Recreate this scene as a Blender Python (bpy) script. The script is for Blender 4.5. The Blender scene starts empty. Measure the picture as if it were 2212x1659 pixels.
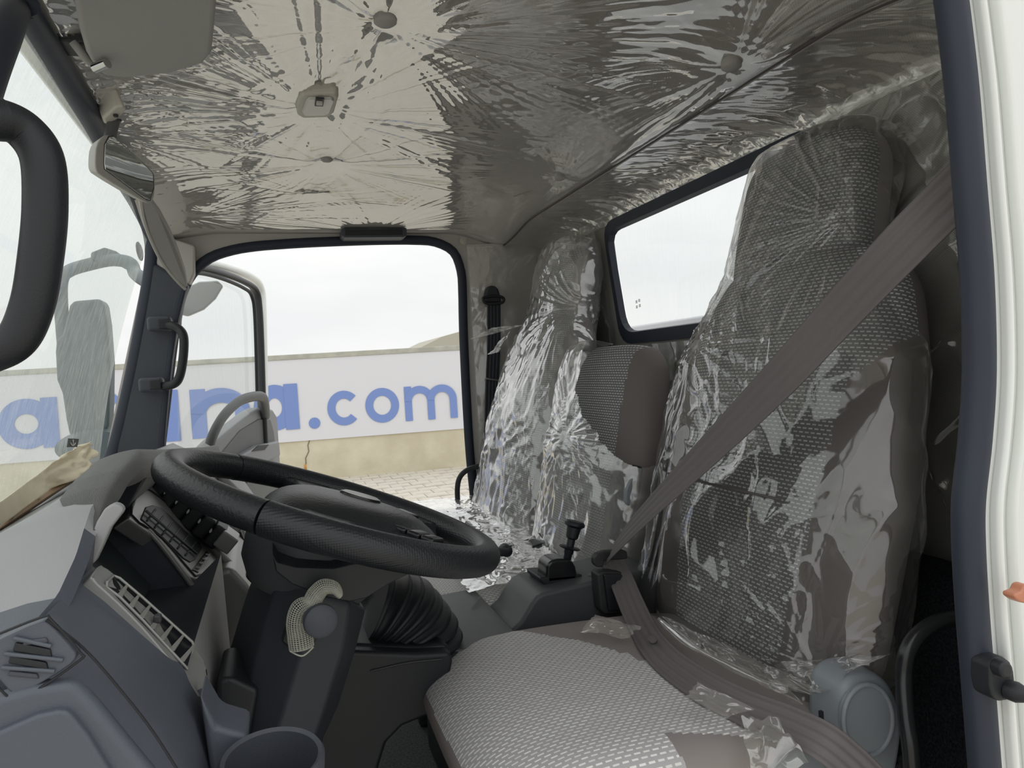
import bpy, bmesh, math, random
import numpy as np
from mathutils import Vector, Matrix
random.seed(7); rng = np.random.default_rng(11)
SC = bpy.context.scene
COL = SC.collection

# ------------------------------------------------------------------ camera
F, CX, CY = 1534.0, 1106.0, 829.5
_dY = np.array([590-CX, 823-CY, F]); _dY /= np.linalg.norm(_dY)
_h = np.array([1, -0.0615, 0.])
_up = np.cross(_h, _dY); _up /= np.linalg.norm(_up)
if _up[1] > 0: _up = -_up
_dX = np.cross(_dY, _up)
M = np.array([_dX, _dY, _up])
EYE = np.array([0, 0, 2.0])
def P(px, py, X=None, Y=None, Z=None):
    "the point of the real plane X/Y/Z = const that the photograph shows at pixel px,py"
    d = M @ np.array([px-CX, py-CY, F])
    t = (X-EYE[0])/d[0] if X is not None else ((Y-EYE[1])/d[1] if Y is not None else (Z-EYE[2])/d[2])
    return EYE + t*d
def PP(px, py, p0, n):
    d = M @ np.array([px-CX, py-CY, F]); n = np.array(n, float)
    return EYE + d*(np.dot(n, np.array(p0)-EYE)/np.dot(n, d))
def XZ(px, py, Y):
    p = P(px, py, Y=Y); return (p[0], p[2])

cam = bpy.data.cameras.new('camera'); cam.sensor_width = 36; cam.lens = F/2212*36
cam.clip_start = .02; cam.clip_end = 400
co = bpy.data.objects.new('camera', cam); COL.objects.link(co)
R = Matrix(((M[0][0], -M[0][1], -M[0][2]), (M[1][0], -M[1][1], -M[1][2]), (M[2][0], -M[2][1], -M[2][2])))
co.matrix_world = Matrix.Translation(EYE) @ R.to_4x4()
SC.camera = co

# ------------------------------------------------------------------ world (bright overcast sky)
w = bpy.data.worlds.new('sky'); SC.world = w; w.use_nodes = True
nt = w.node_tree; nt.nodes.clear()
o = nt.nodes.new('ShaderNodeOutputWorld'); b = nt.nodes.new('ShaderNodeBackground')
tc = nt.nodes.new('ShaderNodeTexCoord'); mp = nt.nodes.new('ShaderNodeMapping'); mp.inputs['Scale'].default_value = (1.2, 1.2, 4)
nz = nt.nodes.new('ShaderNodeTexNoise'); nz.inputs['Scale'].default_value = 2.2; nz.inputs['Detail'].default_value = 4
cr = nt.nodes.new('ShaderNodeValToRGB')
cr.color_ramp.elements[0].position = .3; cr.color_ramp.elements[0].color = (.80, .82, .83, 1)
cr.color_ramp.elements[1].position = .7; cr.color_ramp.elements[1].color = (.93, .93, .91, 1)
nt.links.new(tc.outputs['Generated'], mp.inputs[0]); nt.links.new(mp.outputs[0], nz.inputs[0])
nt.links.new(nz.outputs[0], cr.inputs[0]); nt.links.new(cr.outputs[0], b.inputs[0]); b.inputs[1].default_value = 1.0
sep = nt.nodes.new('ShaderNodeSeparateXYZ'); nt.links.new(tc.outputs['Generated'], sep.inputs[0])
mr = nt.nodes.new('ShaderNodeMapRange'); mr.inputs['From Min'].default_value = .1; mr.inputs['From Max'].default_value = 1; mr.inputs['To Min'].default_value = 1.08; mr.inputs['To Max'].default_value = 1.75
nt.links.new(sep.outputs[2], mr.inputs[0]); nt.links.new(mr.outputs[0], b.inputs[1])      # overcast: brighter towards the zenith
nt.links.new(b.outputs[0], o.inputs[0])
SC.view_settings.view_transform = 'Standard'; SC.view_settings.look = 'None'
SC.view_settings.exposure = 0.0; SC.view_settings.gamma = 1
SC.view_settings.use_curve_mapping = False
try:
    SC.cycles.transparent_max_bounces = 24; SC.cycles.max_bounces = 10; SC.cycles.diffuse_bounces = 6
    SC.cycles.sample_clamp_indirect = 6
except Exception: pass

# ------------------------------------------------------------------ noise
_perm = rng.permutation(256); _perm = np.concatenate([_perm, _perm, _perm])
_gr = rng.normal(size=(256, 3)); _gr /= np.linalg.norm(_gr, axis=1)[:, None]
def perlin(x, y, z=0.):
    x = np.asarray(x, float); y = np.asarray(y, float)+0*x; z = np.asarray(z, float)+0*x
    xi = np.floor(x).astype(int); yi = np.floor(y).astype(int); zi = np.floor(z).astype(int)
    xf, yf, zf = x-xi, y-yi, z-zi
    f = lambda t: t*t*t*(t*(t*6-15)+10)
    u, v, s = f(xf), f(yf), f(zf); xi &= 255; yi &= 255; zi &= 255
    def g(a, b_, c):
        h = _perm[_perm[_perm[(xi+a) & 255]+((yi+b_) & 255)]+((zi+c) & 255)]
        G = _gr[h]; return G[..., 0]*(xf-a)+G[..., 1]*(yf-b_)+G[..., 2]*(zf-c)
    L = lambda a, b_, t: a+(b_-a)*t
    return 1.5*L(L(L(g(0,0,0), g(1,0,0), u), L(g(0,1,0), g(1,1,0), u), v), L(L(g(0,0,1), g(1,0,1), u), L(g(0,1,1), g(1,1,1), u), v), s)
def crumple(x, y, z=0., oct=4, seed=0.):
    "sharp creased folds between flat facets"
    a = 0*np.asarray(x, float); amp = 1.; fr = 1.
    for i in range(oct):
        wx = perlin(x*fr*.7+seed+5, y*fr*.7, z*fr+i*9.1)*.6
        a = a+amp*(1-2*np.abs(perlin(x*fr+wx+seed, y*fr+wx, z*fr+i*3.7))); amp *= .5; fr *= 1.9
    return a

# ------------------------------------------------------------------ materials
MATS = {}
def mat(name, col, rough=.5, metal=0., spec=.5, bump=None, coat=0., vary=None):
    m = bpy.data.materials.new(name); m.use_nodes = True; n = m.node_tree; bs = n.nodes['Principled BSDF']
    bs.inputs['Base Color'].default_value = (*col, 1); bs.inputs['Roughness'].default_value = rough
    bs.inputs['Metallic'].default_value = metal; bs.inputs['Specular IOR Level'].default_value = spec
    bs.inputs['Coat Weight'].default_value = coat
    t = n.nodes.new('ShaderNodeTexCoord')
    if bump:
        sc, st = bump[:2]
        z = n.nodes.new('ShaderNodeTexNoise'); z.inputs['Scale'].default_value = sc; z.inputs['Detail'].default_value = 3
        bp = n.nodes.new('ShaderNodeBump'); bp.inputs['Strength'].default_value = st; bp.inputs['Distance'].default_value = bump[2] if len(bump) > 2 else .001
        n.links.new(t.outputs['Object'], z.inputs[0]); n.links.new(z.outputs[0], bp.inputs['Height']); n.links.new(bp.outputs[0], bs.inputs['Normal'])
    if vary:
        sc, c2 = vary
        z = n.nodes.new('ShaderNodeTexNoise'); z.inputs['Scale'].default_value = sc; z.inputs['Detail'].default_value = 5
        mx = n.nodes.new('ShaderNodeMix'); mx.data_type = 'RGBA'; mx.inputs['A'].default_value = (*col, 1); mx.inputs['B'].default_value = (*c2, 1)
        r_ = n.nodes.new('ShaderNodeMapRange'); r_.inputs['From Min'].default_value = .35; r_.inputs['From Max'].default_value = .65
        n.links.new(t.outputs['Object'], z.inputs[0]); n.links.new(z.outputs[0], r_.inputs[0]); n.links.new(r_.outputs[0], mx.inputs[0]); n.links.new(mx.outputs['Result'], bs.inputs['Base Color'])
    MATS[name] = m; return m
def weave(name, col, c2, s=420.):
    m = mat(name, col, .85, spec=.2); n = m.node_tree; bs = n.nodes['Principled BSDF']
    t = n.nodes.new('ShaderNodeTexCoord'); k = n.nodes.new('ShaderNodeTexChecker'); k.inputs['Scale'].default_value = s
    k.inputs['Color1'].default_value = (*col, 1); k.inputs['Color2'].default_value = (*c2, 1)
    bp = n.nodes.new('ShaderNodeBump'); bp.inputs['Strength'].default_value = .3; bp.inputs['Distance'].default_value = .0006
    n.links.new(t.outputs['Object'], k.inputs[0]); n.links.new(k.outputs[0], bs.inputs['Base Color'])
    n.links.new(k.outputs[1], bp.inputs['Height']); n.links.new(bp.outputs[0], bs.inputs['Normal']); return m
def dashes(name, base, dash):
    m = mat(name, base, .8, spec=.25); n = m.node_tree; bs = n.nodes['Principled BSDF']
    t = n.nodes.new('ShaderNodeTexCoord'); k = n.nodes.new('ShaderNodeTexBrick')
    k.inputs['Scale'].default_value = 1; k.inputs['Brick Width'].default_value = .0115; k.inputs['Row Height'].default_value = .0058
    k.inputs['Mortar Size'].default_value = .0020; k.inputs['Mortar Smooth'].default_value = .15; k.offset = .5
    k.inputs['Color1'].default_value = (*dash, 1); k.inputs['Color2'].default_value = tuple(np.append(np.array(dash)*.8, 1)); k.inputs['Mortar'].default_value = (*base, 1)
    bp = n.nodes.new('ShaderNodeBump'); bp.inputs['Strength'].default_value = .5; bp.inputs['Distance'].default_value = .0008; bp.invert = True
    n.links.new(t.outputs['UV'], k.inputs[0]); n.links.new(k.outputs[0], bs.inputs['Base Color'])
    n.links.new(k.outputs[1], bp.inputs['Height']); n.links.new(bp.outputs[0], bs.inputs['Normal']); return m
def film(name, gain=1.9, base=.03, milky=.05, rough=.09, bs_=60., bstr=.5, tint=(.98, .98, .97), aniso=(1, 1, 1), cap=.6):
    m = bpy.data.materials.new(name); m.use_nodes = True; n = m.node_tree; n.nodes.clear()
    out = n.nodes.new('ShaderNodeOutputMaterial'); tr = n.nodes.new('ShaderNodeBsdfTransparent'); tr.inputs[0].default_value = (*tint, 1)
    gl = n.nodes.new('ShaderNodeBsdfAnisotropic'); gl.inputs['Roughness'].default_value = rough; gl.inputs[0].default_value = (1, 1, 1, 1)
    df = n.nodes.new('ShaderNodeBsdfDiffuse'); df.inputs[0].default_value = (.85, .85, .83, 1)
    fr = n.nodes.new('ShaderNodeFresnel'); fr.inputs[0].default_value = 1.48
    ma = n.nodes.new('ShaderNodeMath'); ma.operation = 'MULTIPLY_ADD'; ma.inputs[1].default_value = gain; ma.inputs[2].default_value = base; ma.use_clamp = True
    t = n.nodes.new('ShaderNodeTexCoord'); mpp = n.nodes.new('ShaderNodeMapping'); mpp.inputs['Scale'].default_value = aniso
    z = n.nodes.new('ShaderNodeTexNoise'); z.inputs['Scale'].default_value = bs_; z.inputs['Detail'].default_value = 3
    try: z.noise_type = 'RIDGED_MULTIFRACTAL'; z.inputs['Roughness'].default_value = .4
    except Exception: pass
    bp = n.nodes.new('ShaderNodeBump'); bp.inputs['Strength'].default_value = bstr; bp.inputs['Distance'].default_value = .002
    L = n.links.new
    L(t.outputs['Object'], mpp.inputs[0]); L(mpp.outputs[0], z.inputs[0]); L(z.outputs[0], bp.inputs['Height'])
    for q in (gl, fr, df): L(bp.outputs[0], q.inputs['Normal'])
    L(fr.outputs[0], ma.inputs[0])
    mn_ = n.nodes.new('ShaderNodeMath'); mn_.operation = 'MINIMUM'; mn_.inputs[1].default_value = cap; L(ma.outputs[0], mn_.inputs[0]); ma = mn_
    m1 = n.nodes.new('ShaderNodeMixShader'); m1.inputs[0].default_value = milky; L(tr.outputs[0], m1.inputs[1]); L(df.outputs[0], m1.inputs[2])
    m2 = n.nodes.new('ShaderNodeMixShader'); L(ma.outputs[0], m2.inputs[0]); L(m1.outputs[0], m2.inputs[1]); L(gl.outputs[0], m2.inputs[2])
    L(m2.outputs[0], out.inputs[0]); MATS[name] = m; return m
def glass(name, haze=.0, tint=(.95, .97, .96), dust=0.):
    m = bpy.data.materials.new(name); m.use_nodes = True; n = m.node_tree; n.nodes.clear(); L = n.links.new
    out = n.nodes.new('ShaderNodeOutputMaterial'); tr = n.nodes.new('ShaderNodeBsdfTransparent'); tr.inputs[0].default_value = (*tint, 1)
    gl = n.nodes.new('ShaderNodeBsdfAnisotropic'); gl.inputs['Roughness'].default_value = .0
    fr = n.nodes.new('ShaderNodeFresnel'); fr.inputs[0].default_value = 1.16
    tl = n.nodes.new('ShaderNodeBsdfTranslucent'); tl.inputs[0].default_value = (.72, .76, .74, 1)
    t = n.nodes.new('ShaderNodeTexCoord'); mpp = n.nodes.new('ShaderNodeMapping'); mpp.inputs['Scale'].default_value = (20, 60, 7); mpp.inputs['Rotation'].default_value = (.25, 0, 0)
    z = n.nodes.new('ShaderNodeTexNoise'); z.inputs['Scale'].default_value = 2.; z.inputs['Detail'].default_value = 6; z.inputs['Roughness'].default_value = .7
    r_ = n.nodes.new('ShaderNodeMapRange'); r_.inputs['From Min'].default_value = .35; r_.inputs['From Max'].default_value = .75
    r_.inputs['To Min'].default_value = haze; r_.inputs['To Max'].default_value = haze+dust
    L(t.outputs['Object'], mpp.inputs[0]); L(mpp.outputs[0], z.inputs[0]); L(z.outputs[0], r_.inputs[0])
    m1 = n.nodes.new('ShaderNodeMixShader'); L(r_.outputs[0], m1.inputs[0]); L(tr.outputs[0], m1.inputs[1]); L(tl.outputs[0], m1.inputs[2])
    m2 = n.nodes.new('ShaderNodeMixShader'); mn_ = n.nodes.new('ShaderNodeMath'); mn_.operation = 'MINIMUM'; mn_.inputs[1].default_value = .10; L(fr.outputs[0], mn_.inputs[0]); L(mn_.outputs[0], m2.inputs[0]); L(m1.outputs[0], m2.inputs[1]); L(gl.outputs[0], m2.inputs[2])
    L(m2.outputs[0], out.inputs[0]); MATS[name] = m; return m

weave('headliner', (.62, .595, .57), (.48, .46, .44), 500)
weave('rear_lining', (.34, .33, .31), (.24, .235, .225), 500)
mat('door_grey', (.25, .255, .265), .5, bump=(900, .25, .0008))
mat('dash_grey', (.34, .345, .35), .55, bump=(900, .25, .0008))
mat('end_shade_grey', (.085, .098, .122), .5, bump=(900, .25, .0008))  # dash plastic at the near end, with shade and sky tint put into the colour
mat('brow', (.12, .12, .12), .5)
mat('silver', (.30, .30, .29), .38, .3, bump=(900, .1, .0005))
mat('trim_blue', (.055, .062, .078), .55, bump=(700, .3, .0008))
mat('black', (.012, .014, .018), .5, bump=(800, .3, .0008))
mat('black_gloss', (.012, .013, .015), .25)
mat('dark_grey', (.032, .033, .036), .5, bump=(800, .35, .0008))
mat('mid_grey', (.12, .125, .13), .5, bump=(800, .3, .0008))
mat('seal', (.020, .027, .045), .55)
mat('white_paint', (.82, .84, .82), .25, coat=.4)
mat('leather', (.014, .016, .019), .40, bump=(260, .7, .0012))
mat('leather_dots', (.013, .015, .019), .42, bump=(500, .6, .001))
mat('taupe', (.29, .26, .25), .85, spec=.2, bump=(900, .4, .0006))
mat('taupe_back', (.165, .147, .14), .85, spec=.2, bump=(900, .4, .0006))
mat('taupe_dark', (.11, .10, .10), .85, spec=.2, bump=(900, .4, .0006))
mat('belt', (.145, .131, .132), .65, spec=.35, bump=(600, .4, .0005))
mat('belt_dark', (.03, .032, .042), .65, bump=(600, .4, .0005))
mat('visor', (.34, .335, .325), .7, bump=(900, .3, .0006))
mat('lamp_plastic', (.52, .49, .44), .5)
mat('lens', (.55, .55, .52), .25)
mat('mirror', (.75, .78, .78), .02, 1.)
mat('mirror_case', (.42, .41, .38), .5)
mat('chrome', (.6, .6, .6), .15, 1.)
mat('carpet', (.028, .032, .038), .95, spec=.1, bump=(300, 1., .004), vary=(260, (.012, .014, .018)))
mat('rubber_mat', (.11, .12, .118), .85, bump=(160, 1., .004), vary=(200, (.05, .055, .055)))
mat('console_grey', (.070, .073, .080), .5, bump=(800, .35, .0008))
mat('badge_grey', (.6, .6, .6), .5)
mat('column', (.028, .033, .042), .5, bump=(800, .35, .0008))
mat('cushion_grey', (.22, .245, .27), .45)
mat('paper', (.92, .82, .62), .8, bump=(60, .4, .002), vary=(14, (.84, .73, .52)))
mat('paper_dark', (.30, .20, .12), .8)
mat('sleeve', (.42, .42, .36), .7)
mat('concrete', (.66, .61, .47), .9, bump=(20, .5, .01), vary=(2.2, (.56, .51, .38)))
mat('coping', (.50, .49, .42), .9, vary=(4, (.38, .38, .33)))
mat('banner', (.72, .72, .76), .5)
mat('letter', (.19, .28, .60), .5)
mat('crack', (.22, .18, .12), .9)
mat('rust', (.6, .3, .08), .9)
mat('paver', (.62, .58, .50), .9, bump=(30, .4, .01), vary=(3, (.50, .46, .39)))
mat('ground', (.52, .48, .41), .95, vary=(1.2, (.60, .56, .48)))
mat('orange', (.55, .22, .13), .4)
mat('sticker', (.05, .06, .06), .4); mat('sticker_white', (.75, .78, .74), .5)
mat('hill', (.45, .43, .36), 1.)
mat('cluster_glass', (.05, .065, .065), .35, spec=.15)
mat('fin', (.22, .215, .20), .45)
mat('mirror_far', (.10, .13, .14), .5)
mat('steel', (.35, .35, .34), .3, .9)
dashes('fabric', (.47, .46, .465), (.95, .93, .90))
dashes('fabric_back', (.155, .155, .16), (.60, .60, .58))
film('film_ceiling', 1.9, .01, .02, .045, 14, .08, cap=.42)
film('film_wall', 1.9, .03, .05, .10, 30, .5, cap=.5)
film('film_seat', 1.7, .035, .03, .075, 30, .55)
film('film_milky', 2.3, .08, .19, .14, 30, .5)
film('film_scrap', 2.2, .06, .14, .10, 30, .2, (.97, .96, .92))
film('film_hem', 2.2, .05, .05, .06, 30, .25)
glass('glass_clear', .02, dust=.03); glass('glass_dusty', .16, (.90, .94, .92), .26); glass('glass_door', .06, (.93, .96, .95), .06)

# the headliner's brick relief on the brow trim: fine ribs
n = MATS['brow'].node_tree; bs = n.nodes['Principled BSDF']; t = n.nodes.new('ShaderNodeTexCoord'); wv = n.nodes.new('ShaderNodeTexWave')
wv.inputs['Scale'].default_value = 190; wv.bands_direction = 'X'; bp = n.nodes.new('ShaderNodeBump'); bp.inputs['Strength'].default_value = .5; bp.inputs['Distance'].default_value = .001
n.links.new(t.outputs['UV'], wv.inputs[0]); n.links.new(wv.outputs['Fac'], bp.inputs['Height']); n.links.new(bp.outputs[0], bs.inputs['Normal'])
# embossed dots on the lower wheel rim
n = MATS['leather_dots'].node_tree; bs = n.nodes['Principled BSDF']; t = n.nodes.new('ShaderNodeTexCoord'); vo = n.nodes.new('ShaderNodeTexVoronoi'); vo.inputs['Scale'].default_value = 380; vo.inputs['Randomness'].default_value = .1
bp = n.nodes.new('ShaderNodeBump'); bp.inputs['Strength'].default_value = .6; bp.inputs['Distance'].default_value = .0008
n.links.new(t.outputs['Object'], vo.inputs[0]); n.links.new(vo.outputs[0], bp.inputs['Height']); n.links.new(bp.outputs[0], bs.inputs['Normal'])

# ------------------------------------------------------------------ builders
def link(name, me, m, parent=None, smooth=True):
    ob = bpy.data.objects.new(name, me); COL.objects.link(ob)
    if m is not None and not len(me.materials): me.materials.append(MATS[m] if isinstance(m, str) else m)
    if parent is not None: ob.parent = parent
    if smooth and len(me.polygons): me.polygons.foreach_set('use_smooth', [True]*len(me.polygons))
    return ob
def tag(ob, label=None, cat=None, group=None, kind=None):
    if label: ob['label'] = label
    if cat: ob['category'] = cat
    if group: ob['group'] = group
    if kind: ob['kind'] = kind
    return ob
def empty(name, loc, label=None, cat=None, group=None, kind=None):
    e = bpy.data.objects.new(name, None); COL.objects.link(e); e.empty_display_size = .05
    return tag(e, label, cat, group, kind)          # parts are given in world coordinates
def raw(name, vs, fs, m, parent=None, smooth=False, uv=None):
    me = bpy.data.meshes.new(name); me.from_pydata([tuple(map(float, v)) for v in vs], [], fs); me.validate()
    if uv is not None:
        l = me.uv_layers.new(name='uv'); li = np.empty(len(me.loops), int); me.loops.foreach_get('vertex_index', li)
        l.data.foreach_set('uv', np.asarray(uv)[li].astype(np.float32).ravel())
    return link(name, me, m, parent, smooth)
def autosmooth(ob, ang=35):
    me = ob.data; bm = bmesh.new(); bm.from_mesh(me)
    for e in bm.edges:
        if len(e.link_faces) == 2 and e.calc_face_angle(0) > math.radians(ang): e.smooth = False
    bm.to_mesh(me); bm.free(); me.polygons.foreach_set('use_smooth', [True]*len(me.polygons)); return ob
def gfaces(nv, nu, wrap=False, keep=None):
    fs = []
    for j in range(nv-1):
        for i in range(nu if wrap else nu-1):
            if keep is not None and not keep[j][i]: continue
            k = (i+1) % nu; fs.append((j*nu+i, j*nu+k, (j+1)*nu+k, (j+1)*nu+i))
    return fs
def fastgrid(name, V, m, parent=None, wrap=False, keep=None, uv=None, smooth=True):
    nv, nu = V.shape[:2]; J, I = np.meshgrid(np.arange(nv-1), np.arange(nu if wrap else nu-1), indexing='ij')
    if keep is not None: kk = np.asarray(keep)[:J.shape[0], :J.shape[1]]; J, I = J[kk], I[kk]
    J = J.ravel(); I = I.ravel(); K = (I+1) % nu
    q = np.stack([J*nu+I, J*nu+K, (J+1)*nu+K, (J+1)*nu+I], 1).astype(np.int32)
    used = np.unique(q); rm = -np.ones(nv*nu, np.int32); rm[used] = np.arange(len(used)); q = rm[q]; VV = V.reshape(-1, 3)[used]
    me = bpy.data.meshes.new(name); me.vertices.add(len(VV)); me.vertices.foreach_set('co', VV.astype(np.float32).ravel())
    me.loops.add(q.size); me.loops.foreach_set('vertex_index', q.ravel()); me.polygons.add(len(q))
    me.polygons.foreach_set('loop_start', np.arange(0, q.size, 4, dtype=np.int32)); me.polygons.foreach_set('loop_total', np.full(len(q), 4, np.int32))
    if uv is not None:
        l = me.uv_layers.new(name='uv'); l.data.foreach_set('uv', uv.reshape(-1, 2)[used][q.ravel()].astype(np.float32).ravel())
    me.update(); me.validate(); return link(name, me, m, parent, smooth)
def bevel(ob, w_, seg=2, ang=30):
    md = ob.modifiers.new('bevel', 'BEVEL'); md.width = w_; md.segments = seg; md.limit_method = 'ANGLE'; md.angle_limit = math.radians(ang)
    ob.data.polygons.foreach_set('use_smooth', [True]*len(ob.data.polygons)); wn = ob.modifiers.new('wn', 'WEIGHTED_NORMAL'); wn.keep_sharp = False; return ob
def prism(name, A, B, m, parent=None, bev=.003, seg=2):
    "solid between two matched outlines A and B (3D points)"
    n_ = len(A); vs = [*A, *B]; fs = [tuple(range(n_))[::-1], tuple(range(n_, 2*n_))]+[(i, (i+1) % n_, (i+1) % n_+n_, i+n_) for i in range(n_)]
    ob = raw(name, vs, fs, m, parent); bm = bmesh.new(); bm.from_mesh(ob.data); bmesh.ops.recalc_face_normals(bm, faces=bm.faces)
    bm.to_mesh(ob.data); bm.free()
    if bev: bevel(ob, bev, seg)
    return ob
def prismY(name, px, Y, dY_, m, parent=None, bev=.003, seg=2, rnd=0):
    "outline given where the photograph shows it on the plane Y, pushed back dY_ in real space"
    A = [P(a, b_, Y=Y) for a, b_ in px]
    if rnd: A = chaikin(A, rnd)
    return prism(name, A, [p+np.array([0, dY_, 0]) for p in A], m, parent, bev, seg)
def prismXZ(name, xz, Y0, Y1, m, parent=None, bev=.003, seg=2):
    return prism(name, [np.array([x, Y0, z]) for x, z in xz], [np.array([x, Y1, z]) for x, z in xz], m, parent, bev, seg)
def chaikin(A, it=1, closed=True):
    A = [np.array(p, float) for p in A]
    for _ in range(it):
        Bn = []
        n_ = len(A)
        for i in range(n_ if closed else n_-1):
            p, q = A[i], A[(i+1) % n_]; Bn += [p*.75+q*.25, p*.25+q*.75]
        if not closed: Bn = [A[0]]+Bn+[A[-1]]
        A = Bn
    return A
def smoothpath(pts, n_=8, closed=False):
    p = [np.array(q, float) for q in pts]; out = []
    m_ = len(p); rg = m_ if closed else m_-1
    for i in range(rg):
        if closed: a, b_, c, d = p[i-1], p[i], p[(i+1) % m_], p[(i+2) % m_]
        else: a, b_, c, d = p[max(i-1, 0)], p[i], p[i+1], p[min(i+2, m_-1)]
        for k in range(n_):
            t = k/n_; out.append(.5*((2*b_)+(-a+c)*t+(2*a-5*b_+4*c-d)*t*t+(-a+3*b_-3*c+d)*t**3))
    if not closed: out.append(p[-1])
    return out
def tube(name, pts, r, m, parent=None, closed=False, n_=8, seg=14, flat=None, capr=True, r2=None):
    path = smoothpath(pts, n_, closed) if n_ else [np.array(q, float) for q in pts]
    N = len(path); vs = []; up = np.array([0, 1., 0]) if flat is None else np.array(flat, float)
    prev = None
    for i in range(N):
        a = path[i-1] if (i or closed) else path[i]; c = path[(i+1) % N] if (i < N-1 or closed) else path[i]
        t = c-a; t /= np.linalg.norm(t)+1e-12
        u = np.cross(t, up) if prev is None else prev-t*np.dot(prev, t)
        if np.linalg.norm(u) < 1e-6: u = np.cross(t, [0, 0, 1.])
        u /= np.linalg.norm(u); prev = u; v = np.cross(t, u)
        rr = r(i/(N-1)) if callable(r) else r; rb = (r2 if r2 else rr)
        for k in range(seg):
            th = 2*math.pi*k/seg; vs.append(path[i]+u*math.cos(th)*rr+v*math.sin(th)*rb)
    fs = [(i*seg+k, i*seg+(k+1) % seg, ((i+1) % N)*seg+(k+1) % seg, ((i+1) % N)*seg+k) for i in range(N if closed else N-1) for k in range(seg)]
    if not closed: fs += [tuple(range(seg))[::-1], tuple(range((N-1)*seg, N*seg))]
    return autosmooth(raw(name, vs, fs, m, parent), 50)
def box(name, c, s, m, parent=None, rot=None, bev=.003, seg=2):
    vs = [np.array([x, y, z])*np.array(s)/2 for x in (-1, 1) for y in (-1, 1) for z in (-1, 1)]
    if rot is not None: R3 = np.array(rot); vs = [R3@v for v in vs]
    vs = [v+np.array(c) for v in vs]
    ob = raw(name, vs, [(0, 1, 3, 2), (4, 6, 7, 5), (0, 4, 5, 1), (2, 3, 7, 6), (0, 2, 6, 4), (1, 5, 7, 3)], m, parent)
    return bevel(ob, bev, seg) if bev else ob
def basis(n_, up=(0, 0, 1)):
    n_ = np.array(n_, float); n_ /= np.linalg.norm(n_); up = (0, 1, 0) if abs(np.dot(up, n_))/np.linalg.norm(up) > .98 else up; u = np.cross(up, n_); u /= np.linalg.norm(u); return u, np.cross(n_, u), n_
def lathe(name, c, axis, prof, m, parent=None, seg=40, sx=1., sy=1., up=(0, 0, 1)):
    u, v, a = basis(axis, up); c = np.array(c, float); vs = []
    for r_, h_ in prof:
        for k in range(seg):
            th = 2*math.pi*k/seg; vs.append(c+a*h_+u*math.cos(th)*r_*sx+v*math.sin(th)*r_*sy)
    n_ = len(prof); fs = [(j*seg+k, j*seg+(k+1) % seg, (j+1)*seg+(k+1) % seg, (j+1)*seg+k) for j in range(n_-1) for k in range(seg)]
    fs += [tuple(range(seg))[::-1], tuple(range((n_-1)*seg, n_*seg))]
    return autosmooth(raw(name, vs, fs, m, parent), 40)
def ribbon(name, pts, wd, m, parent=None, th=.0016, n_=10, ribs=True, nu=25):
    "pts: (centre, width-direction) pairs"
    C_ = smoothpath([p[0] for p in pts], n_); W_ = smoothpath([np.array(p[1], float)/np.linalg.norm(p[1]) for p in pts], n_)
    V = []
    for i, (c, w_) in enumerate(zip(C_, W_)):
        t = C_[min(i+1, len(C_)-1)]-C_[max(i-1, 0)]; nn = np.cross(t, w_); nn /= np.linalg.norm(nn)
        w_ = w_/np.linalg.norm(w_)
        V.append([c+w_*wd*(k/(nu-1)-.5)+nn*(.0010*math.sin(k/(nu-1)*math.pi*8) if ribs else 0) for k in range(nu)])
    V = np.array(V); ln = np.concatenate([[0], np.cumsum(np.linalg.norm(np.diff(V[:, 0], axis=0), axis=1))])
    uv = np.stack(np.broadcast_arrays(np.linspace(0, wd, nu)[None, :], ln[:, None]), -1)
    ob = fastgrid(name, V, m, parent, uv=uv); s = ob.modifiers.new('thick', 'SOLIDIFY'); s.thickness = th; s.offset = 0; return ob
def loopring(name, outer, inner, m, parent=None, depth=None, bev=0):
    n_ = len(outer); vs = [*outer, *inner]; fs = [(i, (i+1) % n_, n_+(i+1) % n_, n_+i) for i in range(n_)]
    ob = raw(name, vs, fs, m, parent)
    if depth is not None:
        s = ob.modifiers.new('t', 'SOLIDIFY'); s.thickness = depth; s.offset = 0
    return ob
def resample(A, n_, start=0):
    A = [np.array(p, float) for p in A]; A = A+[A[0]]
    d = np.concatenate([[0], np.cumsum([np.linalg.norm(A[i+1]-A[i]) for i in range(len(A)-1)])])
    ts = np.linspace(0, d[-1], n_, endpoint=False); A = np.array(A)
    return [np.array([np.interp(t, d, A[:, k]) for k in range(3)]) for t in ts]
def radial_match(inner, rect):
    "for each inner point the point of the rectangle boundary in the same direction; rect=(axis0,lo0,hi0,axis1,lo1,hi1)"
    a0, lo0, hi0, a1, lo1, hi1 = rect; c = np.mean(inner, axis=0); out = []
    for p in inner:
        d = p-c; ts = []
        for a, lo, hi in ((a0, lo0, hi0), (a1, lo1, hi1)):
            if abs(d[a]) > 1e-9: ts.append(((hi if d[a] > 0 else lo)-c[a])/d[a])
        out.append(c+d*min(t for t in ts if t > 0))
    # snap the nearest outer point to each rectangle corner
    for x in (lo0, hi0):
        for z in (lo1, hi1):
            k = min(range(len(out)), key=lambda i: (out[i][a0]-x)**2+(out[i][a1]-z)**2); out[k] = out[k].copy(); out[k][a0] = x; out[k][a1] = z
    return out
# ================================================================== SETTING
ss = lambda t: np.clip(t, 0, 1)**2*(3-2*np.clip(t, 0, 1))
def zc(x, y): return 2.502-.042*ss((x-.60)/.20)-.035*ss((abs(y-1.45)-.60)/.33)-.018*ss((-x-.12)/.16)
def xh(y): return -.255-.03*ss((y-.9)/.7)-.035*ss((y-1.7)/.6)
XW = lambda z: -.496+.174*(z-1.792)/.675       # far edge of the windscreen
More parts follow.
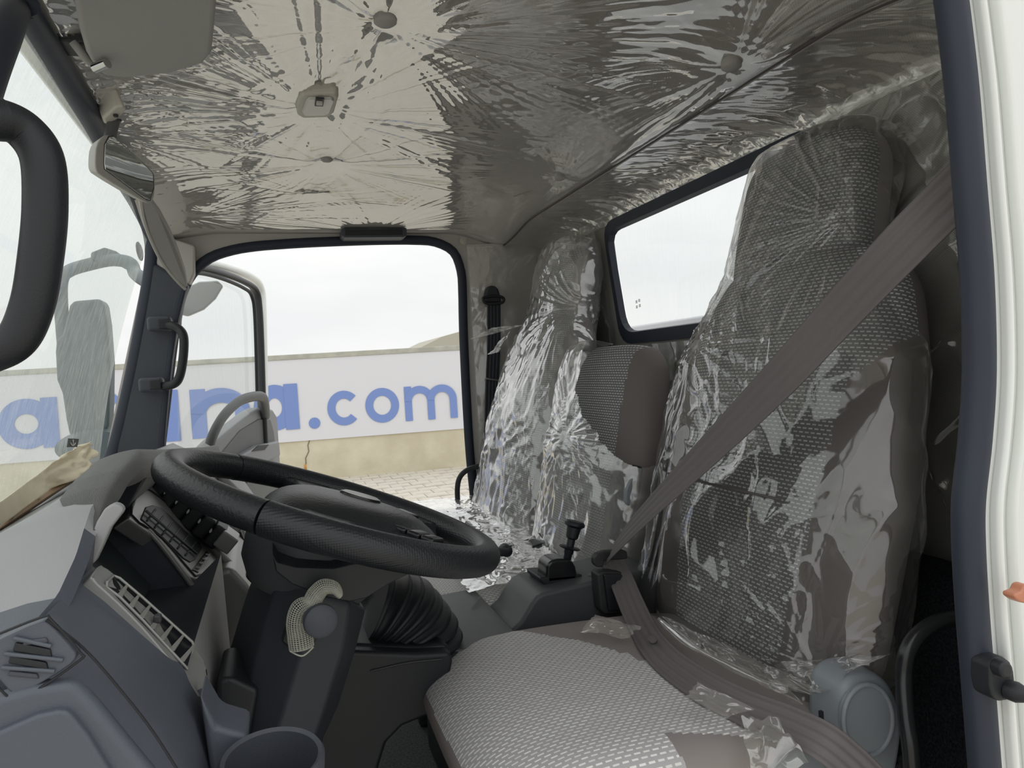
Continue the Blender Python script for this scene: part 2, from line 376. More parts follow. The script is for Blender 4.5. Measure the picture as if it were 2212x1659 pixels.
# headliner (bare cloth) with the roof above it
ny, nx = 120, 70
yy = np.linspace(.49, 2.41, ny)[:, None]; tt = np.linspace(0, 1, nx)[None, :]
xx = xh(yy)*(1-tt)+.795*tt; yy2 = yy+0*xx
def anchors_h(x, y): return zc(x, y)
ceil = fastgrid('ceiling', np.stack([xx, yy2, zc(xx, yy2)], -1), 'headliner'); tag(ceil, kind='structure')
roof = box('roof', (.33, 1.45, 2.56), (1.36, 2.06, .03), 'white_paint', bev=.01); tag(roof, 'white painted roof skin above the grey cloth headliner', 'roof', kind='structure')
# rear wall
def rr(pts, it=3): return chaikin([np.array(p, float) for p in pts], it)
WY = [(.95, 1.860, 2.378), (.95, 1.79, 2.062), (.95, 1.11, 2.062), (.95, 1.04, 2.378)]
def rloop(s, k=.12, n_=96, x=.95):
    c = np.array([.95, 1.45, 2.22]); pts = []
    W = [np.array(p) for p in WY]
    W = [c+(p-c)*np.array([1, 1+s/.37, 1+s/.155]) for p in W]
    out = []
    for i in range(4):
        a, b_, d = W[i-1], W[i], W[(i+1) % 4]; r_ = .06
        p0 = b_+(a-b_)/np.linalg.norm(a-b_)*r_; p1 = b_+(d-b_)/np.linalg.norm(d-b_)*r_
        out += [(1-t)**2*p0+2*t*(1-t)*b_+t*t*p1 for t in np.linspace(0, 1, 9)]
    out = resample(out, n_); return [np.array([x, p[1], p[2]]) for p in out]
inner = rloop(.012); outer = radial_match(inner, (1, .45, 2.42, 2, 1.08, 2.40))
ob = loopring('wall_back_outer', [np.array([1.02, p[1], p[2] if p[2] < 2.39 else 2.54]) for p in outer], [p+np.array([.07, 0, 0]) for p in rloop(.12)], 'white_paint'); ob['kind'] = 'structure'
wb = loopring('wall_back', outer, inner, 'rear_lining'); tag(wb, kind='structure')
# sloping strip between the rear wall and the headliner seam
yb = np.linspace(.45, 2.42, 60)[:, None]; tb = np.linspace(0, 1, 12)[None, :]
sx = .795+.155*np.sin(tb*math.pi/2)+0*yb; sz = zc(.795, yb)*(1-tb)+2.40*tb+.012*np.sin(tb*math.pi)
fastgrid('trim_3', np.stack([sx, yb+0*sx, sz], -1), 'headliner')['kind'] = 'structure'
tube('trim_4', [(.795, y, float(zc(.795, y))-.002) for y in np.linspace(.5, 2.4, 14)], .0035, 'taupe_dark')['kind'] = 'structure'
win = empty('window_1', (.95, 1.45, 2.2), kind='structure')
a_, b2 = rloop(.018), rloop(-.012)
sl = loopring('rubber_seal', [p-np.array([.004, 0, 0]) for p in a_], [p-np.array([.010, 0, 0]) for p in b2], 'seal', win, .018)
gl = rloop(-.008, x=.955); raw('pane', gl, [tuple(range(len(gl)))], 'glass_clear', win)
# the maker's small etched panel in the pane corner
for i, (dy, dz) in enumerate([(0, 0), (.012, .002), (0, -.014), (.013, -.012)]):
    pt = P(1375, 652, X=.951)+np.array([0, -dy*1.3, dz]); box('etched_mark', pt, (.001, .009, .008), 'film_milky', win, bev=0)
# lower step of the rear wall, covered with carpet
prismXZ('wall_back_lower', [(.955, 1.08), (.955, 1.66), (.93, 1.675), (.885, 1.66), (.87, 1.63), (.86, 1.08)], .46, 2.42, 'carpet', bev=.01)['kind'] = 'structure'
# far side wall with the door opening
DO = [(345, 990), (352, 930), (372, 760), (388, 660), (405, 612), (440, 568), (510, 541), (610, 530), (730, 524), (850, 521), (930, 524), (968, 538), (987, 566), (995, 610), (998, 720), (1004, 850), (1012, 980), (1022, 1080), (1030, 1180)]
dl = [P(a, b_, Y=2.4) for a, b_ in DO]+[np.array([.63, 2.4, 1.12]), np.array([-.2, 2.4, 1.12]), np.array([-.36, 2.4, 1.5])]
dl = resample(smoothpath(dl, 4, True), 120)
outer = radial_match(dl, (0, -.6, .96, 2, 1.0, 2.495))
outer = [np.array([max(p[0], XW(p[2])+.005), p[1], p[2]]) for p in outer]
wr = loopring('wall_right', outer, dl, 'headliner', depth=.03); tag(wr, kind='structure')
# seal round the far door opening
sd = tube('trim_5', [p-np.array([0, .02, 0]) for p in resample(dl, 60)], .016, 'seal', closed=True, n_=3, r2=.012); sd['kind'] = 'structure'
# dark front pillar trim on the far side
trim = prismY('trim_1', [(322, 560), (408, 612), (396, 650), (376, 750), (360, 870), (350, 990), (232, 1000), (262, 880), (290, 740), (310, 630)], 2.33, .055, 'trim_blue', bev=.012, seg=3); tag(trim, kind='structure')
prismY('trim_2', [(330, 500), (420, 530), (420, 590), (409, 614), (322, 562)], 2.335, .05, 'headliner', bev=.006)['kind'] = 'structure'
prismY('trim_6', [(402, 625), (386, 690), (372, 780), (360, 900), (352, 995), (338, 995), (348, 880), (362, 760), (378, 660), (390, 618)], 2.325, .03, 'seal', bev=.005)['kind'] = 'structure'
# rear pillar panel on the far side, bulging a little
V = np.array([[np.array([x, 2.385-.02*math.sin(math.pi*min(1, max(0, (x-.65)/.3))), z]) for x in np.linspace(.662, .95, 16)] for z in np.linspace(1.1, 2.43, 40)])
fastgrid('wall_right_pillar', V, 'headliner')['kind'] = 'structure'
tube('trim_7', [P(1083, 510, Y=2.37), P(1098, 560, Y=2.37), P(1112, 640, Y=2.37), P(1118, 760, Y=2.37), P(1120, 900, Y=2.37)], .003, 'taupe_dark')['kind'] = 'structure'
# floor, firewall
fl = box('floor', (.23, 1.45, 1.09), (1.46, 1.96, .04), 'rubber_mat', bev=0); tag(fl, kind='structure')
box('wall_front', (-.52, 1.45, 1.42), (.03, 1.94, .74), 'black', bev=0)['kind'] = 'structure'
# windscreen
yw = np.linspace(.52, 2.352, 50)[:, None]; tw = np.linspace(0, 1, 24)[None, :]
xb = -.50-.05*(1-((yw-1.45)/.92)**2); xt = xh(yw)-.005; zt = zc(-.27, yw)-.012
Wx = xb*(1-tw)+xt*tw-.02*np.sin(tw*math.pi); Wz = 1.762*(1-tw)+zt*tw
w2 = empty('window_2', (-.4, 1.45, 2.1), kind='structure')
fastgrid('pane', np.stack([Wx, yw+0*Wx, Wz], -1), 'glass_dusty', w2)
WS = lambda y, t: np.array([(-.50-.05*(1-((y-1.45)/.92)**2))*(1-t)+(xh(y)-.005)*t-.02*math.sin(t*math.pi), y, 1.775*(1-t)+(float(zc(-.27, y))-.012)*t])
pts = [P(x_, y_, Z=2.475) for x_, y_ in ((46, 10), (120, 130), (205, 270))]+[P(262, 380, Z=2.472), P(300, 450, Y=2.28), P(322, 500, Y=2.34), P(327, 560, Y=2.345), P(312, 660, Y=2.345), P(288, 790, Y=2.345), P(262, 910, Y=2.345), P(240, 985, Y=2.34), P(205, 1035, Y=2.30)]
tube('rubber_seal', pts, .0155, 'seal', w2, r2=.02)
tube('near_seal', [P(46, 10, Z=2.475), P(28, 25, Z=2.46), P(0, 70, Y=.78), P(-60, 230, Y=.70), P(-160, 600, Y=.62)], .018, 'seal', w2)
tk = P(161, 968, X=-.455); raw('sticker', [P(a, b_, X=-.452) for a, b_ in ((147, 947), (171, 948), (167, 966), (144, 966))], [(0, 1, 2, 3)], 'sticker', w2)
tube('sticker_mark', [P(158, 950, X=-.450), P(158, 960, X=-.450)], .0012, 'sticker_white', w2, n_=0, seg=6)
tube('sticker_mark', [P(153, 957, X=-.450), P(155, 961, X=-.450), P(159, 962, X=-.450), P(163, 957, X=-.450)], .0012, 'sticker_white', w2, n_=2, seg=6)
pc = P(300, 543, X=-.365); lathe('round_sensor', pc, (1, -.25, .1), [(.0, 0), (.024, 0), (.025, .003), (.02, .006), (0, .006)], 'dark_grey', w2, sx=.8, sy=1.2)
# near door jamb
SE = [(2030, -420), (2044, -160), (2050, -40), (2062, 60), (2078, 200), (2094, 400), (2110, 600), (2115, 800), (2106, 950), (2092, 1080), (2092, 1180), (2100, 1320), (2112, 1470), (2130, 1700)]
jl = [P(a, b_, Y=.48) for a, b_ in SE]
tube('trim_8', jl, .0135, 'seal', n_=6, r2=.0135)['kind'] = 'structure'
A = [P(a+28, b_, Y=.475) for a, b_ in SE]; A = [np.array([A[0][0], .475, 2.58])]+A+[np.array([A[-1][0], .475, 1.3]), np.array([1.02, .475, 1.3]), np.array([1.02, .475, 2.58])]
jm = prism('wall_left', A, [p+np.array([0, .008, 0]) for p in A], 'white_paint', bev=.002); tag(jm, kind='structure')
for off, wd in ((62, 9), (96, 7)):
    tube('trim_9', [P(a+off, b_, Y=.470) for a, b_ in SE], wd*.0004, 'white_paint', n_=5, r2=.006)['kind'] = 'structure'
# near side shell behind the jamb and above the door, closing the cab
box('wall_left_header', (.3, .47, 2.50), (1.35, .05, .13), 'white_paint', bev=.01)['kind'] = 'structure'
pl = empty('door_bumper', (.66, .47, 1.7), 'black rubber door stop plug on the white door jamb', 'bumper')
def oval(cx, cy, rx, ry, n_=28, Y=.47, tilt=0):
    return [P(cx+rx*math.cos(t)*math.cos(tilt)-ry*math.sin(t)*math.sin(tilt), cy+rx*math.cos(t)*math.sin(tilt)+ry*math.sin(t)*math.cos(tilt), Y=Y) for t in np.linspace(0, 2*math.pi, n_, endpoint=False)]
def pprism(name, A, d, m, parent=None, bev=.002, seg=2): return prism(name, A, [p+np.array(d) for p in A], m, parent, bev, seg)
pprism('base', [P(a, b_, Y=.455) for a, b_ in ((2140, 1440), (2150, 1422), (2168, 1418), (2184, 1430), (2192, 1450), (2196, 1490), (2190, 1512), (2160, 1517), (2146, 1508), (2140, 1480))], (0, .02, 0), 'black', pl, .003)
pprism('cap', oval(2177, 1449, 14, 19, Y=.445), (0, .012, 0), 'black', pl, .003)
lathe('plug', P(2186, 1492, Y=.452), (0.2, -1, 0), [(0, -.004), (.0085, -.004), (.009, .004), (.006, .012), (.002, .016), (0, .016)], 'black', pl)
mk = pprism('reflector', [P(a, b_, Y=.44) for a, b_ in ((2225, 1262), (2214, 1265), (2208, 1278), (2192, 1284), (2194, 1294), (2206, 1302), (2225, 1306))], (0, .012, 0), 'orange', bev=.002)
tag(mk, 'small orange lamp poking into the right picture edge by the jamb', 'lamp')

# ------------------------------------------------------------------ outside
g = raw('ground', [(-70, -40, -.012), (70, -40, -.012), (70, 120, -.012), (-70, 120, -.012)], [(0, 1, 2, 3)], 'ground'); tag(g, 'pale paved yard outside the cab', 'ground', kind='structure')
me0 = None; cnt = 0
for j in range(40):
    for i in range(44):
        x = -.5+i*.36+(.18 if j % 2 else 0); y = 9.2+j*.34
        if y > 14.35-.14*(x-1.2)+.1: continue
        q = M.T @ (np.array([x, y, 0])-EYE); u_, v_ = CX+F*q[0]/q[2], CY+F*q[1]/q[2]
        if not (590 < u_ < 1030 and 1000 < v_ < 1135): continue
        if u_ < 760 and v_ > 1030+(u_-590)*.35: continue
        if cnt >= 290: break
        if me0 is None:
            ob = box('paver', (0, 0, -.004), (.35, .33, .03), 'paver', g, bev=0); me0 = ob.data
        else:
            ob = bpy.data.objects.new('paver', me0); COL.objects.link(ob); ob.parent = g
        ob.location = (x, y, random.uniform(-.003, .004)); ob.rotation_euler = (random.uniform(-.01, .01), random.uniform(-.01, .01), 0); cnt += 1
W0 = np.array([1.188, 14.45, 0]); W1 = np.array([3.639, 14.10, 0]); wu = (W1-W0)/np.linalg.norm(W1-W0); wn = np.array([-wu[1], wu[0], 0]);
if wn[1] > 0: wn = -wn
def WP(px, py, off=0): return PP(px, py, W0+wn*off, wn)
def wbox(name, s0, s1, z0, z1, off, th, m, parent, bev=.01):
    a = [W0+wu*s+wn*off+np.array([0, 0, z]) for s, z in ((s0, z0), (s1, z0), (s1, z1), (s0, z1))]
    return prism(name, a, [p-wn*th for p in a], m, parent, bev)
bw = empty('boundary_wall', W0, 'low beige rendered wall with a crack, behind the paved yard', 'wall', kind='thing')
zt_ = WP(700, 762)[2]; zs = WP(700, 773)[2]; zb_ = WP(800, 941)[2]
wbox('body', -30, 14, -.05, zt_-.08, 0, .25, 'concrete', bw); wbox('coping', -30, 14, zt_-.10, zt_, .05, .36, 'coping', bw)
ck = [(669, 950), (665, 962), (667, 975), (660, 990), (661, 1000), (658, 1012)]
tube('crack', [WP(a, b_, .004) for a, b_ in ck], .011, 'crack', bw, n_=0, seg=5); tube('rust_stain', [WP(659, 1003, .004), WP(660, 1014, .004)], .022, 'rust', bw, n_=0, seg=5)
bn = empty('banner', W0, 'long white advertising banner with blue lettering fixed along the yard wall', 'sign')
wbox('panel', -30, 14, zb_, zs, .03, .03, 'banner', bn, 0)
def sw(p): v = p-W0; return float(np.dot(v, wu)), float(p[2])
def stroke(pts, wd, closed=False):
    pts = [np.array(p, float) for p in pts]; N = len(pts); L_, R_ = [], []
    for i in range(N):
        a = pts[i-1] if (i or closed) else pts[i]; c = pts[(i+1) % N] if (i < N-1 or closed) else pts[i]
        t = c-a; t /= np.linalg.norm(t)+1e-9; n_ = np.array([-t[1], t[0]]); L_.append(pts[i]+n_*wd/2); R_.append(pts[i]-n_*wd/2)
    vs = L_+R_; fs = [(i, (i+1) % N, N+(i+1) % N, N+i) for i in range(N if closed else N-1)]; return vs, fs
def ell(cx, cy, rx, ry, a0=0, a1=360, n_=40): return [(cx+rx*math.cos(math.radians(t)), cy+ry*math.sin(math.radians(t))) for t in np.linspace(a0, a1, n_, endpoint=(a1-a0) < 360)]
def letter(ch, pxl, pxr, wt):
    yc = lambda x: (862+(x-0)*-.0275, 968-.055*x)   # top/bottom rows of the bold word follow the wall
    pass
def glyph(ch, s0, s1, z0, z1, wt):
    h = z1-z0; wd = s1-s0; out = []; H = wt/2; cx = (s0+s1)/2; cz = (z0+z1)/2
    if ch == 'a':
        r_ = (wd-H*.6)/2; out.append((ell(s0+wd*.47, cz, wd*.47-H, h/2-H), True)); out.append(([(s1-H, z0), (s1-H, z1)], False))
    if ch == 'o': out.append((ell(cx, cz, wd/2-H, h/2-H), True))
    if ch == 'c': out.append((ell(cx, cz, wd/2-H, h/2-H, 42, 318), False))
    if ch in 'nm':
        k = 1 if ch == 'n' else 2; aw = (wd-wt)/k
        out.append(([(s0+H, z0), (s0+H, z1)], False))
        for i in range(k):
            l = s0+H+aw*i; rx = aw/2; ry = min(rx, h*.5-H)
            out.append(([(l, z1-H-ry*1.0)]+ell(l+rx, z1-H-ry, rx, ry, 180, 0, 24)+[(l+aw, z0)], False))
    if ch == 'k': out += [([(s0+H, z0), (s0+H, z1+h*.45)], False), ([(s0+H, z0+h*.42), (s1-H, z1)], False), ([(s0+wd*.38, z0+h*.55), (s1-H, z0)], False)]
    if ch == '.': out.append((ell(cx, cz, wd/4, h/4, n_=20), True))
    return out
def put(ch, L_, R_, T_, B_, wt):
    s0, s1 = sw(WP(L_, (T_+B_)/2, .04))[0], sw(WP(R_, (T_+B_)/2, .04))[0]
    z0, z1 = sw(WP((L_+R_)/2, B_, .04))[1], sw(WP((L_+R_)/2, T_, .04))[1]
    if ch == '.': wt = (s1-s0)/2
    vs, fs = [], []
    for n_s, (pts, cl) in enumerate(glyph(ch, s0, s1, z0, z1, wt)):
        v, f = stroke(pts, wt, cl); k = len(vs); vs += [(a[0], a[1], .042+.006*n_s) for a in v]; fs += [tuple(i+k for i in q) for q in f]
    ob = raw('letter', [W0+wu*s+wn*o_+np.array([0, 0, z]) for s, z, o_ in vs], fs, 'letter', bn)
put('a', -6, 127, 861, 970, .28); put('k', 163, 268, 852, 960, .28); put('a', 262, 388, 845, 957, .28); put('n', 412, 541, 838, 944, .28); put('a', 548, 645, 831, 930, .26)
put('.', 667, 692, 902, 926, .2); put('c', 707, 779, 844, 919, .155); put('o', 789, 862, 838, 913, .155); put('m', 874, 987, 832, 906, .145)
ch_ = box('cargo_headboard', (1.32, 1.5, 1.61), (.05, 2.0, 1.03), 'banner', bev=.01); tag(ch_, 'pale top edge of the cargo body seen low in the back window', 'truck body')
hl = raw('hill', [(11, 60, 0), (22, 60, 0), (22, 60, 6), (20, 60, 6.1), (18, 60, 5.8), (14, 60, 4.9), (11, 60, 3.6)]+[(11, 70, 0), (22, 70, 0), (22, 70, 6), (20, 70, 6.1), (18, 70, 5.8), (14, 70, 4.9), (11, 70, 3.6)], [(0, 1, 2, 3, 4, 5, 6), (2, 9, 10, 3), (3, 10, 11, 4), (4, 11, 12, 5), (5, 12, 13, 6)], 'hill'); tag(hl, 'hazy tan hill rising beyond the yard wall', 'hill')
# ================================================================== FAR DOOR (open)
dr = empty('door_1', (-.22, 2.45, 1.8), kind='structure')
dn = np.array([.94, -.342, 0.]); d0 = np.array([-.27, 2.46, 1.8])
def D(px, py, off=0): return PP(px, py, d0+dn*off, dn)
def dprism(name, px, off, th, m, bev=.004, rnd=0, seg=2, parent=dr):
    A = [D(a, b_, off) for a, b_ in px]
    if rnd: A = chaikin(A, rnd)
    return prism(name, A, [p-dn*th for p in A], m, parent, bev, seg)
ob = tube('window_frame', [D(382, 600), D(395, 582), D(430, 577), D(480, 590), D(530, 610), D(551, 628), D(558, 670), D(562, 760), D(565, 860), D(570, 960)], .022, 'dark_grey', dr, r2=.012)
tube('outer_frame', [D(388, 585, -.03), D(435, 568, -.03), D(490, 578, -.03), D(540, 597, -.03), D(562, 622, -.03), D(567, 680, -.03), D(570, 860, -.03)], .018, 'white_paint', dr)
tube('glass_channel', [D(390, 596, .015), D(430, 590, .015), D(480, 602, .015), D(526, 622, .015), D(544, 640, .015), D(551, 690, .015), D(556, 860, .015)], .007, 'black', dr)
A = [D(a, b_, -.005) for a, b_ in ((384, 600), (430, 585), (530, 615), (552, 640), (560, 800), (566, 960), (430, 1010), (384, 1010))]; raw('pane', A, [tuple(range(8))], 'glass_door', dr)
dprism('door_panel', [(440, 980), (470, 950), (500, 925), (545, 890), (562, 880), (590, 884), (600, 900), (604, 960), (607, 1010), (612, 1120), (616, 1330), (440, 1330), (420, 1100)], .0, .06, 'door_grey', .012, seg=3)
dprism('upper_recess', [(475, 985), (520, 930), (560, 905), (585, 905), (592, 930), (595, 955), (540, 968), (500, 1000)], .006, .02, 'mid_grey', .006)
dprism('armrest', [(470, 1040), (520, 985), (560, 962), (604, 952), (607, 985), (560, 1005), (520, 1060), (480, 1110)], .03, .05, 'door_grey', .01, seg=3)
dprism('switch_slot', [(545, 975), (560, 962), (582, 960), (572, 972)], .033, .006, 'black', .001)
dprism('lower_trim', [(500, 1075), (560, 1020), (606, 1000), (610, 1080), (612, 1200), (480, 1200)], .012, .02, 'mid_grey', .006)
tube('grab_bar', [D(450, 985, .02), D(458, 945, .04), D(482, 900, .05), D(515, 868, .05), D(545, 857, .05), D(566, 858, .045), D(572, 875, .03), D(574, 900, .01)], .016, 'mid_grey', dr, r2=.02)
# leaf-shaped pale reflection in the far door glass, built solid; its arm is added
mm = (prismY('mirror_reflection', [(385, 640), (400, 622), (430, 608), (470, 606), (482, 617), (465, 645), (440, 668), (405, 683), (382, 677), (384, 655)], 3.0, .03, 'silver', dr, bev=.006)); tube('reflection_arm', [P(386, 668, Y=3.0), D(384, 700, -.04)], .012, 'silver', dr, n_=0)
# big far-side exterior mirror seen through the windscreen
em = empty('exterior_mirror', (-.55, 2.8, 2.0), 'large dark exterior mirror on a bent arm outside the windscreen', 'mirror')
prismY('housing', [(150, 660), (158, 650), (215, 645), (225, 655), (232, 700), (238, 780), (237, 860), (235, 920), (222, 942), (150, 942), (142, 905), (134, 850), (122, 820), (119, 760), (121, 735), (134, 722)], 2.85, .09, 'mirror_far', em, .01)
tube('arm', [P(322, 610, Y=2.41), P(305, 600, Y=2.5), P(292, 590, Y=2.72), P(280, 568, Y=2.76), P(240, 562, Y=2.8), P(190, 572, Y=2.85), P(150, 585, Y=2.88), P(133, 605, Y=2.9), P(132, 660, Y=2.9), P(138, 740, Y=2.9)], .022, 'mirror_far', em)
prismY('bracket', [(196, 545), (225, 534), (250, 542), (285, 566), (296, 590), (280, 585), (255, 572), (215, 568), (195, 560)], 2.8, .04, 'mirror_far', em, .005)
lathe('lower_mirror', P(205, 965, Y=2.85), (.3, -1, .2), [(0, 0), (.10, 0), (.11, .02), (.08, .06), (0, .06)], 'mirror_far', em, sx=1.1, sy=.55)

# grab handles on the front pillars
def grab(label, pts, r_, m1=((0, 0), 0)):
    h = empty('grab_rail', pts[0], label, 'handle', 'grab handles on the front pillars'); return h
gh = grab('black grab handle on the far front pillar beside the open door', [(-.3, 2.3, 2.1)], 0)
Y_ = 2.27
tube('bar', [P(352, 702, Y=2.28), P(372, 704, Y=2.26), P(388, 712, Y=2.25), P(397, 730, Y=2.24), P(396, 770, Y=2.24), P(389, 810, Y=2.24), P(378, 828, Y=2.25), P(358, 834, Y=2.27), P(345, 833, Y=2.28)], .0125, 'black', gh)
for a in ((346, 700), (328, 831)):
    c = P(*a, Y=2.29); box('mount', c, (.065, .05, .042), 'trim_blue', gh, bev=.01, seg=3); box('screw_cap', P(a[0]+8, a[1], Y=2.262), (.03, .008, .028), 'black', gh, bev=.003)
gn = grab('big blurred black grab handle close to the camera at the left edge', [(-.2, .6, 2.1)], 0)
tube('bar', [P(-140, 262, Y=.58), P(-60, 255, Y=.58), P(0, 257, Y=.59), P(55, 285, Y=.6), P(92, 345, Y=.6), P(98, 450, Y=.6), P(88, 560, Y=.6), P(70, 660, Y=.6), P(35, 735, Y=.6), P(-30, 770, Y=.6), P(-120, 800, Y=.6)], lambda t: .0125+.002*math.sin(t*3.1), 'black', gn, seg=22, n_=10)
tube('sleeve', [P(-140, 262, Y=.58), P(-60, 255, Y=.58), P(8, 259, Y=.59)], .0148, 'black', gn, seg=22)

# ================================================================== ceiling fittings
def cp(px, py, dz=0):
    z = 2.5
    for _ in range(6):
        p = P(px, py, Z=z-dz); z = float(zc(p[0], p[1]))
    return P(px, py, Z=z-dz)
def cprism(name, px, d1, th, m, parent, bev=.004, seg=3):
    A = [cp(a, b_, d1) for a, b_ in px]; return prism(name, A, [p+np.array([0, 0, th]) for p in A], m, parent, bev, seg)
lm = empty('dome_lamp', cp(690, 225), 'square beige dome lamp with a clear lens in the middle of the headliner', 'lamp')
cprism('housing', [(640, 236), (645, 212), (656, 206), (726, 204), (732, 212), (722, 246), (710, 255), (654, 257), (642, 250)], .022, .03, 'lamp_plastic', lm, .006)
cprism('lens', [(652, 243), (662, 218), (668, 214), (716, 214), (722, 220), (712, 246), (704, 251), (658, 252)], .026, .006, 'lens', lm, .003)
box('switch', cp(690, 222, .030), (.010, .012, .006), 'lamp_plastic', lm, bev=.001)
box('switch_slot', cp(690, 220, .0275), (.014, .035, .003), 'black', lm, bev=0)
BT = [(832, 44, .016, 'large'), (706, 343, .013, ''), (680, 411, .010, ''), (1580, 142, .016, ''), (1209, 384, .013, '')]
LB = ['dark trim button at the centre of long ceiling pleats', 'small trim button behind the dome lamp', 'smallest trim button near the far door header', 'trim button high above the driver headrest', 'trim button near the far end of the rear seam']
for (a, b_, r_, _), lb in zip(BT, LB):
    q = lathe('trim_button', cp(a, b_, .009), (0, 0, -1), [(0, -.011), (r_, -.011), (r_, .003), (r_*.75, .006), (0, .007)], 'visor'); tag(q, lb, 'button', 'headliner trim buttons')
q = lathe('trim_button', P(1000, 521, Y=2.36), (0, -1, 0), [(0, -.002), (.012, -.002), (.012, .004), (0, .006)], 'lamp_plastic'); tag(q, 'beige trim button on the pillar corner above the far door', 'button', 'headliner trim buttons')
hs = empty('door_header_handle', P(808, 501, Y=2.33), 'dark slot-like roof handle above the far door', 'handle')
prismY('bezel', [(738, 494), (745, 491), (872, 489), (879, 494), (879, 509), (872, 512), (745, 513), (738, 508)], 2.30, .07, 'trim_blue', hs, .003)
prismY('recess', [(746, 497), (870, 495), (870, 507), (746, 508)], 2.297, .01, 'black', hs, .001)
# near sun visor
sv = empty('sun_visor', cp(320, 80), 'large flat grey sun visor at the top left with a chrome pivot', 'visor', 'sun visors')
cprism('pad', [(158, -60), (160, 0), (172, 70), (186, 118), (206, 152), (225, 166), (270, 170), (370, 160), (440, 140), (458, 118), (464, 60), (474, -60)], .035, .016, 'visor', sv, .008, 4)
tube('hinge_arm', [cp(158, 90, .01), cp(172, 108, .02), cp(190, 130, .028), cp(210, 146, .036)], .006, 'visor', sv)
tube('pivot_rod', [cp(205, 148, .045), cp(232, 136, .045)], .007, 'chrome', sv, n_=0)
box('hinge_base', cp(166, 98, .006), (.04, .05, .012), 'dark_grey', sv)
# far sun visor, hanging edge on
fv = empty('sun_visor', P(360, 520, Y=2.1), 'narrow grey sun visor hanging edge-on in front of the far pillar', 'visor', 'sun visors')
La = [(303, 430, 1.75), (310, 470, 1.86), (325, 515, 1.98), (350, 566, 2.1), (380, 604, 2.2), (400, 624, 2.24)]
Lb = [(322, 432, 1.75), (345, 462, 1.86), (366, 500, 1.98), (385, 545, 2.1), (400, 590, 2.2), (405, 618, 2.24)]
A = [P(a, b_, Y=y) for a, b_, y in La]+[P(a, b_, Y=y) for a, b_, y in Lb[::-1]]
nn = np.cross(A[3]-A[0], A[-1]-A[0]); nn /= np.linalg.norm(nn); nn *= (1 if np.dot(nn, EYE-A[0]) < 0 else -1)
prism('pad', A, [p+nn*.014 for p in A], 'visor', fv, .004)
tube('piping', [P(a, b_, Y=y)-nn*.001 for a, b_, y in La], .004, 'mirror_case', fv)
# interior mirror
im = empty('interior_mirror', (-.2, 1.2, 2.3), 'angular beige rear-view mirror hanging at the windscreen header', 'mirror')
mn = np.array([.80, -.60, -.12]); mn /= np.linalg.norm(mn); m0 = P(275, 362, X=-.215)
MI = lambda a, b_, off=0: PP(a, b_, m0+mn*off, mn)
GL = [(228, 312), (237, 295), (246, 295), (322, 365), (331, 376), (332, 405), (324, 432), (315, 430), (228, 366), (226, 352)]
HO = [(208, 312), (222, 292), (238, 290), (250, 294), (328, 366), (336, 378), (336, 420), (328, 440), (318, 440), (214, 378), (206, 366), (205, 345)]
A = chaikin([MI(a, b_) for a, b_ in HO], 1); ctr = np.mean(A, axis=0)
prism('housing', A, [ctr+(p-ctr)*.82-mn*.028 for p in A], 'mirror_case', im, .003)
A = [MI(a, b_, .0025) for a, b_ in GL]; prism('glass', A, [p-mn*.003 for p in A], 'mirror', im, .001)
A2 = [MI(a, b_, .0015) for a, b_ in [(c[0]+(c[0]-280)*.03, c[1]+(c[1]-363)*.03) for c in GL]]; prism('glass_edge', A2, [p-mn*.002 for p in A2], 'black', im, .001)
tube('stem', [MI(238, 305, -.01), P(240, 285, X=-.235), P(246, 262, Z=2.465)], .010, 'mid_grey', im, r2=.007)
A = [P(a, b_, Z=2.462) for a, b_ in ((222, 256), (250, 232), (268, 230), (274, 240), (250, 262), (226, 270))]; prism('mount', A, [p+np.array([-.01, .0, .03]) for p in A], 'lamp_plastic', im, .004)
for a in ((250, 248), (257, 258)): lathe('screw', P(*a, Z=2.461), (0, 0, -1), [(0, 0), (.004, 0), (.004, .003), (0, .003)], 'dark_grey', im, seg=12)

